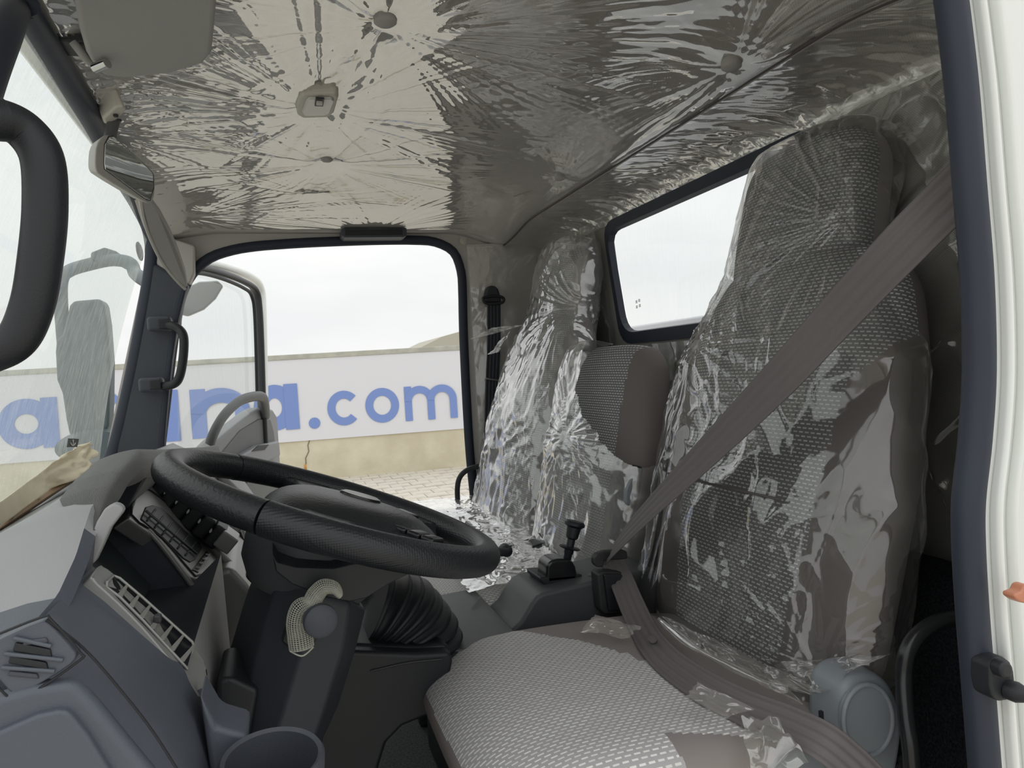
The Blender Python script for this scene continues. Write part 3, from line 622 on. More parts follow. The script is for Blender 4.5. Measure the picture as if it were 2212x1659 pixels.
# ================================================================== DASHBOARD
db = empty('dashboard', (-.2, 1.4, 1.7), 'wide grey dashboard with vertical air vents running to the far door', 'dashboard')
ys = [.50, .515, .54, .58, .64, .70]
def dprof(Y, hood=0.):
    "profile of the moulding from the windscreen base over the brow to the knee, 22 points"
    zb = np.interp(Y, [.5, .6, .66, .72, .82, .96, 1.2, 1.42, 1.8, 2.15, 2.38], [1.835, 1.853, 1.868, 1.895, 1.912, 1.922, 1.900, 1.882, 1.850, 1.825, 1.80])
    xb_ = np.interp(Y, [.5, .6, .8, 1.2, 2.15, 2.38], [-.165, -.152, -.156, -.165, -.16, -.19])
    return zb, xb_
def section(name, Y0, Y1, n_, face, m='dash_grey', roundnear=0, parent=db, topback=-.53):
    rings = []
    for Y in np.linspace(Y0, Y1, n_):
        zb, xb_ = dprof(Y); top = [np.array([topback, 1.765]), np.array([-.46, 1.780]), np.array([-.38, 1.808]), np.array([-.30, 1.84+.15*(zb-1.86)]), np.array([-.23, min(zb-.012, 1.884)]), np.array([xb_-.025, zb-.001]), np.array([xb_-.008, zb]), np.array([xb_, zb-.008])]
        fc = [np.array(q) for q in face(Y)]; pr_ = top+fc+[np.array([topback, fc[-1][1]])]
        s = 0
        if roundnear and Y < Y0+roundnear:
            k = 1-(Y-Y0)/roundnear; s = roundnear*(1-math.sqrt(max(0, 1-k*k)))
        c = np.array([-.30, 1.68])
        if s: pr_ = [p-(p-c)/np.linalg.norm(p-c)*s for p in pr_]
        rings.append([np.array([p[0], Y, p[1]]) for p in pr_])
    V = np.array(rings); n2 = V.shape[1]; fs = gfaces(len(V), n2, True)+[tuple(range(n2))[::-1], tuple(range((len(V)-1)*n2, len(V)*n2))]
    return autosmooth(raw(name, V.reshape(-1, 3), fs, m, parent), 42)
NE = [XZ(a, b_, .688) for a, b_ in ((196, 1228), (250, 1270), (330, 1342), (402, 1405), (440, 1466), (464, 1540), (492, 1640), (520, 1760))]
def face_near(Y): return [(x+(.0 if Y > .52 else -.0), z) for x, z in NE]+[(NE[-1][0], 1.45)]
ob = section('end_cover', .485, .695, 22, face_near, 'end_shade_grey', roundnear=.055); ob.data.materials.append(MATS['dash_grey'])
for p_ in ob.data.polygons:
    if len(p_.vertices) == 4 and all((v % 18) <= 6 and v // 18 >= 11 for v in p_.vertices): p_.material_index = 1  # top faces coloured lighter to imitate windscreen light on the same plastic
# cluster section: recessed pocket
CP_ = [XZ(a, b_, 1.13) for a, b_ in ((268, 1112), (300, 1128), (350, 1180), (425, 1280), (440, 1300), (440, 1420), (430, 1560))]
def face_far(Y): return CP_+[(CP_[-1][0], 1.30)]
def face_pocket(Y):
    g1 = XZ(215, 1195, .72); g2 = XZ(372, 1420, .74)
    zb = dprof(Y)[0]; return [(-.175, zb-.022), (-.225, zb-.040), (-.262, zb-.065), (g1[0]-.090, g1[1]-.050), (g2[0]-.080, g2[1]-.030), (g2[0]-.02, g2[1]-.030), (XZ(404, 1440, .70)[0], XZ(404, 1440, .70)[1]), (-.08, 1.30)]
hd = section('instrument_hood', .69, 1.14, 14, face_pocket, 'dash_grey'); hd.data.materials.append(MATS['trim_blue'])
for p_ in hd.data.polygons:                                  # the dark lining of the pocket
    if len(p_.vertices) == 4 and all(8 <= (v % 17) <= 14 for v in p_.vertices): p_.material_index = 1
section('main_moulding', 1.13, 2.37, 30, face_far, 'dash_grey')
# brow trim with fine ribs following the hood edge
pts = []
rows = []
for Y in np.linspace(.70, 2.2, 90):
    zb, xb_ = dprof(Y); k = ss((Y-.70)/.07); k2 = ss((Y-.72)/.26)
    prof = [(-.042, -.002), (-.03, .002), (-.015, .005), (0, .005), (.008, -.006), (.008, -.016*k2-.004), (.004, -.026*k2-.004)]
    rows.append([np.array([xb_+a*(.25+.75*k)*(1-.45*ss((Y-.9)/1.1)), Y, zb+c*(1 if c < -.003 else k)-(1-k)*.006]) for a, c in prof])
V = np.array(rows); V = np.array([smoothpath(r_, 5) for r_ in V]); s1 = np.linspace(0, .14, V.shape[1])[None, :]; s2 = np.linspace(0, 1.5, len(V))[:, None]
fastgrid('brow_trim', V, 'brow', db, uv=np.stack(np.broadcast_arrays(s1, s2), -1))
# instrument glass and pocket lining
g1a, g1b = np.array(XZ(215, 1195, .72)), np.array(XZ(372, 1420, .74))
raw('instrument_glass', [(g1a[0]-.086, .70, g1a[1]-.046), (g1b[0]-.075, .70, g1b[1]-.024), (g1b[0]-.075, 1.13, g1b[1]-.024), (g1a[0]-.086, 1.13, g1a[1]-.046)], [(0, 1, 2, 3)], 'cluster_glass', db)
fx = [(-.165, 1.905), (-.225, 1.885), (-.27, 1.85), (-.275, 1.70), (-.10, 1.685)]+CP_[3::-1]
prismXZ('pocket_wall', fx, 1.118, 1.132, 'trim_blue', db, .002)
lip = [np.array([p[0]+.004, 1.116, p[1]]) for p in CP_[:6]]; tube('pocket_edge', lip, .004, 'silver', db, n_=4)
lw = [P(a, b_, Y=1.05) for a, b_ in ((436, 1282), (428, 1330), (412, 1400), (400, 1455))]
prism('lower_bezel', [P(436, 1276, Y=1.11), P(452, 1300, Y=1.11), P(452, 1390, Y=1.11), P(435, 1480, Y=.9), P(412, 1520, Y=.74), P(392, 1450, Y=.72), P(404, 1440, Y=.78), P(425, 1370, Y=1.0)],
      [p+np.array([-.04, .01, -.02]) for p in [P(436, 1276, Y=1.11), P(452, 1300, Y=1.11), P(452, 1390, Y=1.11), P(435, 1480, Y=.9), P(412, 1520, Y=.74), P(392, 1450, Y=.72), P(404, 1440, Y=.78), P(425, 1370, Y=1.0)]], 'mid_grey', db, .004)
prismY('hood_fin', [(183, 1212), (193, 1222), (205, 1216), (222, 1180), (240, 1140), (262, 1112), (268, 1103), (262, 1092), (247, 1087), (226, 1098), (208, 1128), (192, 1170)], .70, .012, 'dash_grey', db, .003)
# near vertical vent strip (silver frame, fins)
ST0 = np.array(P(196, 1252, Y=.625)); ST1 = np.array(P(432, 1512, Y=.60))
Fa = [(198, 1234), (210, 1238), (240, 1262), (300, 1318), (350, 1362), (400, 1405), (432, 1450), (436, 1482), (422, 1526)]
Fb = [(422, 1526), (400, 1500), (330, 1415), (280, 1358), (225, 1305), (182, 1268), (180, 1258)]
nv_ = empty('unused', (0, 0, 0)); bpy.data.objects.remove(nv_)
fr_o = resample([P(a, b_, Y=.686) for a, b_ in Fa]+[P(a, b_, Y=.647) for a, b_ in Fb], 60)
Ia = [(226, 1261), (240, 1266), (290, 1308), (345, 1357), (398, 1404), (400, 1412), (393, 1448)]
Ib = [(386, 1462), (375, 1450), (340, 1412), (290, 1358), (240, 1308), (210, 1286), (212, 1276)]
fr_i = resample([P(a, b_, Y=.680) for a, b_ in Ia]+[P(a, b_, Y=.655) for a, b_ in Ib], 60)
off = np.array([.004, 0, .004])
vn = _n4 = np.cross(fr_o[15]-fr_o[0], np.array([0, 1., 0])); vn /= np.linalg.norm(vn); vn = vn if vn[0] > 0 else -vn
Fo = chaikin([P(a, b_, Y=.686) for a, b_ in Fa]+[P(a, b_, Y=.647) for a, b_ in Fb], 1)
svf = prism('side_vent_frame', [p+vn*.008 for p in Fo], [p-vn*.010 for p in Fo], 'silver', db, .0015)
Fi = [P(a, b_, Y=.680) for a, b_ in Ia]+[P(a, b_, Y=.655) for a, b_ in Ib]
prism('side_vent_throat', [p+vn*.0088 for p in Fi], [p-vn*.002 for p in Fi], 'black_gloss', svf, .0005)
ea = smoothpath([P(a, b_, Y=.680) for a, b_ in Ia], 6); eb = smoothpath([P(a, b_, Y=.655) for a, b_ in Ib[::-1]], 6); tdir = (ea[-1]-ea[0]); tdir /= np.linalg.norm(tdir)
def al(pth, t):
    d = np.concatenate([[0], np.cumsum(np.linalg.norm(np.diff(np.array(pth), axis=0), axis=1))]); return np.array([np.interp(t*d[-1], d, np.array(pth)[:, k]) for k in range(3)])
for k in range(1, 8):
    t = k/8; pa = al(ea, t*.96); pb = al(eb, t+.02)
    A = [pa+vn*.0085, pb+vn*.0085, pb+vn*.0108+tdir*.0035, pa+vn*.0092+tdir*.001]; prism('fin', A, [p+tdir*.0016 for p in A], 'fin', svf, .0003, 1)
tube('vent_rim', [p+vn*.009 for p in Fi], .0012, 'silver', db, closed=True, n_=0, seg=8)
kc = (ea[int(.5*(len(ea)-1))]+eb[int(.5*(len(eb)-1))])/2; box('vent_slider', kc+vn*.011, (.006, .008, .007), 'dark_grey', svf, bev=.0015)
# centre vent panel beyond the cluster
_q0, _q1 = np.array(CP_[1]), np.array(CP_[3]); _t = (_q1-_q0)/np.linalg.norm(_q1-_q0); _n3 = np.array([-_t[1], 0, _t[0]]); _n3 = _n3 if _n3[0] > 0 else -_n3
cvp = lambda a, b_, off=0: PP(a, b_, np.array([_q0[0], 1.2, _q0[1]])+_n3*(off+.001), _n3)
pn = [(276, 1120), (300, 1048), (318, 1040), (352, 1062), (420, 1130), (470, 1190), (500, 1222), (492, 1236), (428, 1252), (412, 1248), (350, 1170)]
A = [cvp(a, b_, .006) for a, b_ in pn]; cpn = prism('centre_panel', A, [p-np.array([.02, 0, .012]) for p in A], 'silver', db, .004)
pn2 = [(284, 1112), (304, 1060), (318, 1056), (350, 1078), (420, 1140), (462, 1186), (488, 1220), (482, 1228), (430, 1242), (414, 1236), (350, 1162)]
tube('panel_groove', [cvp(a, b_, .0070) for a, b_ in pn2], .0016, 'black', db, closed=True, n_=3, seg=6)
vo = [(305, 1120), (316, 1094), (330, 1090), (350, 1096), (400, 1145), (432, 1172), (438, 1184), (424, 1208), (412, 1214), (398, 1206), (350, 1158)]
ci = np.mean(vo, axis=0)
A = [cvp(a, b_, .008) for a, b_ in vo]; prism('vent_recess', A, [p-np.array([.02, 0, .012]) for p in A], 'black', cpn, .002)
for k in range(6):
    t = (k+.6)/6.3; a = np.array([326, 1092])*(1-t)+np.array([436, 1180])*t; c = np.array([308, 1116])*(1-t)+np.array([412, 1210])*t
    pa, pb = cvp(*a, .010), cvp(*c, .010); tube('louvre', [cvp(*a, .0088), cvp(*c, .0088)], .0016, 'console_grey', cpn, n_=0, seg=6)
tube('vent_slat', [cvp(316, 1104, .012), cvp(425, 1196, .012)], .002, 'mid_grey', db, n_=0, seg=6)
A = [cvp(a, b_, .008) for a, b_ in ((447, 1190), (457, 1196), (430, 1236), (416, 1230))]; prism('rating_plate', A, [p-np.array([.004, 0, .002]) for p in A], 'black_gloss', db, .001)
for k, c_ in enumerate(((448, 1198), (441, 1207), (435, 1216), (428, 1226))): tube('plate_mark', [cvp(c_[0]-3, c_[1]-1, .0095), cvp(c_[0]+3, c_[1]+2, .0095)], .0012, 'lens', db, n_=0, seg=5)
# ridge and the row of dark rocker switches behind it
rd = lambda a, b_: P(a, b_, Y=1.36)
tube('silver_ridge', [rd(298, 1048), rd(330, 1060), rd(400, 1122), rd(450, 1175), rd(500, 1225), rd(528, 1262), rd(545, 1300)], .008, 'silver', db)
prism('switch_bank', [rd(a, b_) for a, b_ in ((320, 1038), (345, 1020), (440, 1080), (470, 1120), (500, 1170), (478, 1180), (430, 1140))], [p+np.array([-.03, .10, -.01]) for p in [rd(a, b_) for a, b_ in ((320, 1038), (345, 1020), (440, 1080), (470, 1120), (500, 1170), (478, 1180), (430, 1140))]], 'silver', db, .003)
for k in range(6):
    t = k/5; c = np.array([346, 1052])*(1-t)+np.array([468, 1152])*t; q = P(c[0], c[1], Y=1.345); dx = np.array([.028, 0, -.026])
    box('rocker_switch', q, (.024, .07, .040), 'black', db, rot=[[.72, 0, .69], [0, 1, 0], [-.69, 0, .72]], bev=.005)
    box('switch_clip', P(c[0]-13, c[1]-7, Y=1.315), (.005, .006, .009), 'lens', db, bev=.001)
box('switch_end', P(490, 1165, Y=1.33), (.03, .06, .03), 'silver', db, rot=[[.72, 0, .69], [0, 1, 0], [-.69, 0, .72]], bev=.003)
# lower silver console flowing down beside the column
cons = [(440, 1130), (500, 1205), (540, 1262), (552, 1300), (535, 1330), (480, 1345), (440, 1290)]
A = [P(a, b_, Y=1.30) for a, b_ in ((425, 1245), (500, 1225), (545, 1275), (548, 1330), (500, 1420), (452, 1420), (446, 1290))]; prism('centre_console_side', A, [p+np.array([-.01, .5, 0]) for p in A], 'silver', db, .012, 3)
A = [P(a, b_, Y=1.62) for a, b_ in ((478, 1098), (500, 1115), (530, 1150), (546, 1195), (548, 1250), (520, 1300), (480, 1230))]; prism('centre_stack', A, [p+np.array([-.01, .28, 0]) for p in A], 'silver', db, .015, 3)
A = [P(a, b_, Y=1.60) for a, b_ in ((514, 1150), (520, 1148), (532, 1178), (530, 1196), (522, 1185))]; prism('radio_slot', A, [p+np.array([.002, .03, 0]) for p in A], 'black', db, .001)
A = [P(a, b_, Y=2.0) for a, b_ in ((470, 1010), (520, 1060), (585, 1150), (590, 1240), (540, 1290), (470, 1200))]; prism('glovebox', A, [p+np.array([-.01, .3, 0]) for p in A], 'dash_grey', db, .015, 3)
# near end: speaker grille, hatch, seam, cup holder
EP = lambda a, b_, off=0: P(a, b_, Y=.484-off)
def eprism(name, px, off, th, m, bev=.003, rnd=0, seg=3):
    global last_e
    A = [EP(a, b_, off) for a, b_ in px]
    if rnd: A = chaikin(A, rnd)
    return prism(name, A, [p+np.array([0, th, 0]) for p in A], m, db, bev, seg)
eprism('demister_grille', [(-40, 1400), (85, 1342), (105, 1345), (162, 1405), (166, 1420), (150, 1440), (45, 1502), (25, 1500), (-10, 1460)], .003, .012, 'end_shade_grey', .002, 1)
tube('grille_groove', [EP(a, b_, .004) for a, b_ in ((-40, 1385), (88, 1334), (112, 1340), (172, 1408), (170, 1428), (45, 1512), (20, 1508), (-20, 1465))], .0008, 'black', db, n_=4, seg=6)
for k, (q0, q1, hh) in enumerate((((52, 1390), (100, 1384), 6), ((32, 1398), (108, 1412), 10), ((22, 1425), (100, 1440), 9), ((20, 1455), (80, 1462), 6))):
    A = [EP(q0[0], q0[1]-hh, .0045), EP(q1[0], q1[1]-hh, .0045), EP(q1[0]+4, q1[1]+hh, .0045), EP(q0[0]-6, q0[1]+hh, .0045)]; prism('louvre', A, [p+np.array([0, .004, 0]) for p in A], 'black' if k in (1, 2) else 'trim_blue', db, .001)
for q0, q1 in (((10, 1412), (136, 1426)), ((4, 1442), (118, 1450)), ((30, 1378), (110, 1396))): tube('slat', [EP(*q0, .0045), EP(*q1, .0045)], .0012, 'end_shade_grey', db, n_=0)
eprism('storage_hatch', [(-120, 1560), (0, 1502), (70, 1482), (140, 1474), (165, 1480), (205, 1520), (262, 1590), (330, 1672), (400, 1800), (-120, 1800)], .006, .014, 'end_shade_grey', .006)
eprism('hatch_face', [(-120, 1640), (0, 1580), (80, 1545), (130, 1534), (150, 1540), (190, 1590), (240, 1672), (300, 1800), (-120, 1800)], .011, .014, 'end_shade_grey', .006)
tube('seam', [EP(a, b_, .001) for a, b_ in ((100, 1338), (180, 1400), (260, 1490), (330, 1580), (400, 1690))], .0009, 'black', db, seg=6)
ch = empty('cup_holder', P(590, 1610, Y=.56), 'round dark grey cup holder at the bottom by the dash end', 'cup holder')
cc = P(588, 1640, Y=.565); lathe('cup', cc, (.05, -.12, 1), [(0, -.09), (.030, -.09), (.038, -.02), (.0385, 0), (.0365, .003), (.0335, .001), (.033, -.01), (.029, -.075), (0, -.075)], 'trim_blue', ch, seg=56, up=(0, 1, 0))
A = [P(a, b_, Y=.60) for a, b_ in ((430, 1500), (470, 1570), (540, 1590), (520, 1660), (560, 1800), (470, 1800))]; prism('arm', A, [p+np.array([0, .05, 0]) for p in A], 'end_shade_grey', ch, .006)
# paper bag on the dash top
pb = empty('paper_bag', P(90, 1050, X=-.42), 'crumpled kraft paper sheet lying against the windscreen base', 'paper')
up_ = [(-120, 1160, 1.1), (-30, 1095, 1.25), (0, 1085, 1.3), (60, 1040, 1.6), (110, 997, 1.8), (150, 968, 2.0), (182, 955, 2.1)]
lo_ = [(-120, 1225, 1.1), (-30, 1150, 1.25), (0, 1136, 1.3), (60, 1094, 1.55), (110, 1055, 1.75), (160, 1030, 1.9), (197, 982, 2.1)]
nu_ = 60; U = smoothpath([P(a, b_, Y=y*.97) for a, b_, y in up_], 10); Lw = smoothpath([P(a, b_, Y=y*.96) for a, b_, y in lo_], 10)
V = np.array([[U[i]*(1-t)+Lw[i]*t for t in np.linspace(0, 1, 16)] for i in range(len(U))])
V[..., 0] += .012*crumple(V[..., 1]*9, np.linspace(0, 1, 16)[None, :]*1.6+0*V[..., 1], 0, 3)*ss((V[..., 1]-1.5)/.4)
q = fastgrid('sheet', V, 'paper', pb); s = q.modifiers.new('t', 'SOLIDIFY'); s.thickness = .0015
sh = [(-60, 1180, 1.15), (0, 1142, 1.3), (80, 1088, 1.6), (140, 1048, 1.8), (205, 1005, 2.12), (170, 1005, 2.12), (120, 1040, 1.9), (85, 1075, 1.65)]
A = [P(a, b_, Y=y*.965) for a, b_, y in sh]; prism('folded_flap', A, [p+np.array([-.01, 0, -.012]) for p in A], 'paper_dark', pb, .001)
A = [P(a, b_, Y=y*.96) for a, b_, y in ((97, 1048, 1.75), (112, 1018, 1.8), (140, 985, 1.95), (170, 962, 2.05), (188, 965, 2.1), (180, 985, 2.05), (150, 1015, 1.95), (122, 1040, 1.8))]; prism('pleat', A, [p+np.array([-.006, 0, -.01]) for p in A], 'paper', pb, .001)
# ================================================================== STEERING WHEEL AND COLUMN
wc = np.array([.0640, .93, 1.832]); wnn = np.array([.372, 0, .928]); wnn /= np.linalg.norm(wnn); wt = np.array([wnn[2], 0, -wnn[0]]); wy = np.array([0, -1., 0])
sw_ = empty('steering_wheel', wc, 'black four-spoke steering wheel with leather-grained and dotted rim', 'steering wheel')
WL = lambda r_, deg, h_=0: wc+wt*r_*math.cos(math.radians(deg))+wy*r_*math.sin(math.radians(deg))+wnn*h_
tube('rim_leather', [WL(.2015, d) for d in np.linspace(116, 228, 40)], .0180, 'leather', sw_, n_=0, seg=24)
tube('rim_dotted', [WL(.2015, d) for d in np.linspace(228.6, 475.4, 80)], .0185, 'leather_dots', sw_, n_=0, seg=24)
def dome(name, c, L_, W_, h0, h1, m, parent, e=3.2, nr=14, ns=56, skew=0):
    rows = []
    for j in range(nr):
        t = j/(nr-1); rr_ = math.cos(t*math.pi/2)**.55 if t < 1 else 0; hh = h0+(h1-h0)*math.sin(t*math.pi/2)
        row = []
        for k in range(ns):
            th = 2*math.pi*k/ns; cx_ = np.sign(math.cos(th))*abs(math.cos(th))**(2/e); sy_ = np.sign(math.sin(th))*abs(math.sin(th))**(2/e)
            row.append(c+wt*cx_*L_*rr_*(1)+wy*sy_*W_*rr_*(1-.15*cx_*rr_)+wnn*hh)
        rows.append(row)
    V = np.array(rows); return fastgrid(name, V, m, parent, wrap=True)
dome('horn_pad', wc+wt*.030, .120, .100, -.030, .020, 'leather', sw_)
bc = PP(779, 1072, wc+wnn*.021, wnn); lathe('badge', bc-wnn*.002, wnn, [(0, -.004), (.0255, -.004), (.0255, .0035), (.023, .005), (0, .0055)], 'badge_grey', sw_, sx=.62, sy=1., up=(1, 0, 0))
lathe('badge_rim', bc-wnn*.003, wnn, [(0, -.004), (.028, -.004), (.028, .003), (.0265, .0045), (0, .004)], 'black_gloss', sw_, sx=.64, sy=1., up=(1, 0, 0))
for d, r0, wd in ((98, .07, .030), (262, .07, .030), (38, .08, .024), (322, .08, .024)):
    a, c = WL(r0, d*.97+5 if d < 180 else d*.99, -.004), WL(.196, d, -.004); s = wt*math.sin(math.radians(d))*-1+wy*math.cos(math.radians(d))
    A = []
    for t, k in ((0, 1.25), (.35, .8), (.75, .85), (1, 1.5)): A.append(a*(1-t)+c*t+s*wd*k)
    Bk = [a*(1-t)+c*t-s*wd*k for t, k in ((1, 1.5), (.75, .85), (.35, .8), (0, 1.25))]
    prism('spoke', [p+wnn*.008 for p in A+Bk], [p-wnn*.012 for p in A+Bk], 'leather_dots', sw_, .006, 3)
for d, nm in ((38, 0), (322, 1)):
    for k in range(4):
        a = WL(.082+.0195*k, d, .006); box('wheel_button', a, (.0185, .034, .009), 'black_gloss', sw_, rot=np.array([wt*math.cos(math.radians(d))+wy*math.sin(math.radians(d)), -wt*math.sin(math.radians(d))+wy*math.cos(math.radians(d)), wnn]).T, bev=.003)
lathe('lower_cover', wc+wt*-.006, wnn, [(0, -.11), (.070, -.105), (.086, -.080), (.090, -.045), (.086, -.03), (0, -.028)], 'console_grey', sw_, sx=1., sy=1.05, up=(0, 1, 0))
cl = empty('steering_column', wc-wnn*.2, 'dark steering column shroud with tilt knob under the wheel', 'steering column')
prismY('upper_shroud', [(588, 1195), (600, 1215), (640, 1225), (720, 1228), (780, 1215), (880, 1225), (884, 1240), (840, 1262), (792, 1292), (755, 1300), (700, 1290), (630, 1262), (596, 1235)], .80, .24, 'black', cl, .02, 4)
rows = [[(566, 1212, .98), (612, 1232, .87), (690, 1266, .835), (758, 1296, .845), (790, 1318, .91)],
        [(560, 1222, .98), (600, 1250, .865), (685, 1284, .828), (756, 1312, .84), (786, 1334, .91)],
        [(528, 1300, .98), (572, 1335, .86), (664, 1370, .825), (742, 1400, .84), (766, 1412, .91)],
        [(478, 1462, .98), (535, 1482, .86), (626, 1500, .825), (706, 1520, .84), (732, 1522, .91)],
        [(486, 1520, .98), (530, 1560, .86), (600, 1580, .825), (682, 1592, .84), (700, 1592, .91)],
        [(520, 1640, .98), (500, 1720, .86), (560, 1750, .825), (640, 1760, .84), (660, 1760, .91)]]
V = []
for r_ in rows:
    f = [P(a, b_, Y=y) for a, b_, y in r_]; V.append(f+[np.array([f[-1][0]-.005, 1.06, f[-1][2]]), np.array([f[0][0]+.005, 1.06, f[0][2]])])
V = np.array(V); n2 = V.shape[1]
ob = raw('column_cover', V.reshape(-1, 3), gfaces(len(V), n2, True)+[tuple(range(n2)), tuple(range((len(V)-1)*n2, len(V)*n2))[::-1]], 'column', cl)
bm = bmesh.new(); bm.from_mesh(ob.data); bmesh.ops.recalc_face_normals(bm, faces=bm.faces); bm.to_mesh(ob.data); bm.free(); bevel(ob, .010, 4, 18)
A = [P(a, b_, Y=.845) for a, b_ in ((500, 1462), (560, 1490), (540, 1600), (500, 1640), (470, 1560), (468, 1470))]; prism('lower_panel', A, [p+np.array([0, .1, 0]) for p in A], 'black', cl, .006)
lathe('collar_hole', P(650, 1232, Y=.93), wnn, [(0, -.02), (.062, -.02), (.066, .004), (.055, .006), (0, .0)], 'black_gloss', cl, up=(0, 1, 0))
A = [P(a, b_, Y=.826) for a, b_ in ((640, 1312), (700, 1330), (688, 1375), (672, 1402), (662, 1406), (622, 1398), (608, 1386), (612, 1370), (632, 1318))]; prism('slot', A, [p+np.array([0, .01, 0]) for p in A], 'black_gloss', cl, .002)
kc = P(692, 1341, Y=.775); ka = np.array([.18, -1, .05]); lathe('tilt_knob', kc, ka, [(0, -.035), (.012, -.035), (.0135, -.03), (.0145, -.012), (.0165, -.010), (.0178, 0), (.0172, .004), (.014, .006), (0, .007)], 'trim_blue', cl)
sleeve = empty('mesh_sleeve', kc, 'pale woven mesh sleeve wrapped round the tilt knob', 'sleeve')
cen = [(735, 1288, .77), (722, 1272, .775), (700, 1270, .78), (684, 1285, .785), (672, 1305, .785), (652, 1318, .79), (644, 1345, .79), (648, 1372, .79), (652, 1402, .79)]; wds = [6, 12, 16, 18, 18, 22, 22, 24, 24]
C_ = smoothpath([P(a, b_, Y=y) for a, b_, y in cen], 8); ww = np.interp(np.linspace(0, 8, len(C_)), range(9), wds)*.82/1534
V = []
for i, c in enumerate(C_):
    t = C_[min(i+1, len(C_)-1)]-C_[max(i-1, 0)]; t /= np.linalg.norm(t); s = np.cross(t, [0, -1, 0]); s /= np.linalg.norm(s)
    V.append([c+s*ww[i]*math.sin(a)+np.array([0, -1, 0])*(math.cos(a)-.5)*.012 for a in np.linspace(-1.4, 1.4, 12)])
V = np.array(V); ob = fastgrid('mesh', V, 'sleeve', sleeve); md = ob.modifiers.new('w', 'WIREFRAME'); md.thickness = .0011; md.use_replace = True
for s_ in (0,): tube('fray', [C_[-1]+np.array([.012, 0, 0]), C_[-1]+np.array([.0, -.004, -.006]), C_[-1]+np.array([-.012, 0, 0])], .001, 'sleeve', sleeve, seg=5)
# black stalk beyond the wheel
st = tube('column_stalk', [WL(.09, 300, -.05), WL(.17, 302, -.045), P(1070, 1192, Y=1.10), P(1090, 1186, Y=1.13)], lambda t: .007+.003*(t > .8), 'black', cl)

# ================================================================== TUNNEL, BOOT, CONSOLE
tn = empty('engine_cover', (.2, 1.15, 1.5), 'dark moulded engine cover on the floor between column and seats', 'cover')
prismXZ('body', [XZ(a, b_, 1.0) for a, b_ in ((640, 1400), (760, 1406), (900, 1412), (972, 1408), (980, 1425), (965, 1500), (950, 1535), (925, 1548), (870, 1570), (835, 1606), (800, 1720), (640, 1800), (560, 1600))], 1.0, 1.30, 'black', tn, .02, 4)
ft = [P(a, b_, Y=1.09) for a, b_ in ((960, 1352), (1000, 1340), (1060, 1352), (1100, 1375), (1080, 1405), (990, 1412))]
prismXZ('top_panel', [XZ(a, b_, 1.08) for a, b_ in ((880, 1402), (1000, 1392), (1090, 1372), (1120, 1370), (1120, 1400), (880, 1420))], 1.06, 1.34, 'console_grey', tn, .004)
for a in ((1012, 1362), (1046, 1388)):
    q = P(*a, Y=1.14 if a[0] < 1020 else 1.09); lathe('plug_cover', (q[0], q[1], q[2]), (0, 0, 1), [(0, -.006), (.0105, -.006), (.0105, .002), (0, .003)], 'mid_grey', tn)
tube('fold_line', [P(800, 1450, Y=.999), P(880, 1432, Y=.999), P(955, 1424, Y=.999)], .0016, 'dark_grey', tn)
bo = empty('gear_boot', P(860, 1330, Y=1.12), 'black rubber bellows boot fanned out below the steering wheel', 'boot')
p0 = P(748, 1412, Y=1.13)[[0, 2]]
outs = [(1004, 1392), (1002, 1368), (992, 1340), (976, 1316), (958, 1292), (940, 1272), (916, 1255), (888, 1243), (848, 1228)]
rows = []
for k, o_ in enumerate(outs):
    e_ = np.array(XZ(*o_, 1.10)); d = e_-p0; R_ = np.linalg.norm(d); d /= R_
    wd = .10
    def ring(R1, w1, sh):
        dd = d+np.array([-d[1], d[0]])*sh; dd /= np.linalg.norm(dd); out = []
        for q in range(48):
            th = 2*math.pi*q/48; cx_ = np.sign(math.cos(th))*abs(math.cos(th))**.8; sy_ = np.sign(math.sin(th))*abs(math.sin(th))**.8
            pt = p0+dd*(R1*.5+R1*.5*cx_); out.append(np.array([pt[0], 1.13+w1*sy_*(1 if cx_ > 0 else (1+cx_*.35)), pt[1]]))
        return out
    rows += [ring(R_*.985, wd*.98, -.035), ring(R_, wd, 0), ring(R_*.985, wd*.98, .035), ring(R_*.86, wd*.80, .085)]
V = np.array(rows[:-1]); n2 = 48
ob = raw('bellows', V.reshape(-1, 3), gfaces(len(V), n2, True)+[tuple(range(n2)), tuple(range((len(V)-1)*n2, len(V)*n2))[::-1]], 'black', bo, smooth=True)
prismXZ('base', [XZ(a, b_, 1.03) for a, b_ in ((752, 1385), (900, 1392), (960, 1385), (972, 1400), (968, 1420), (750, 1430))], 1.02, 1.24, 'black', bo, .012, 4)
cs = empty('centre_console', P(1200, 1300, Y=1.2), 'grey moulded console box between driver and middle seats', 'console')
prismXZ('body', [XZ(a, b_, 1.165) for a, b_ in ((1040, 1400), (1078, 1380), (1102, 1365), (1126, 1342), (1146, 1308), (1160, 1289), (1176, 1281), (1215, 1272), (1270, 1259), (1345, 1241), (1420, 1230), (1420, 1400))], 1.165, 1.305, 'console_grey', cs, .007, 4)
q = P(1282, 1242, Y=1.2); lathe('plug_cover', (q[0], 1.20, q[2]-.000), (-.05, 0, 1), [(0, -.004), (.010, -.004), (.010, .0018), (0, .0025)], 'mid_grey', cs)
hb = empty('hand_brake_valve', P(1212, 1250, Y=1.225), 'black brake lever with round knob standing on the console', 'lever')
BX = lambda a, b_: P(a, b_, Y=1.205)
A = [BX(a, b_) for a, b_ in ((1166, 1248), (1256, 1240), (1262, 1250), (1256, 1256), (1180, 1268), (1168, 1256))]; prism('gasket', A, [p+np.array([0, .075, -.001]) for p in A], 'black', hb, .003)
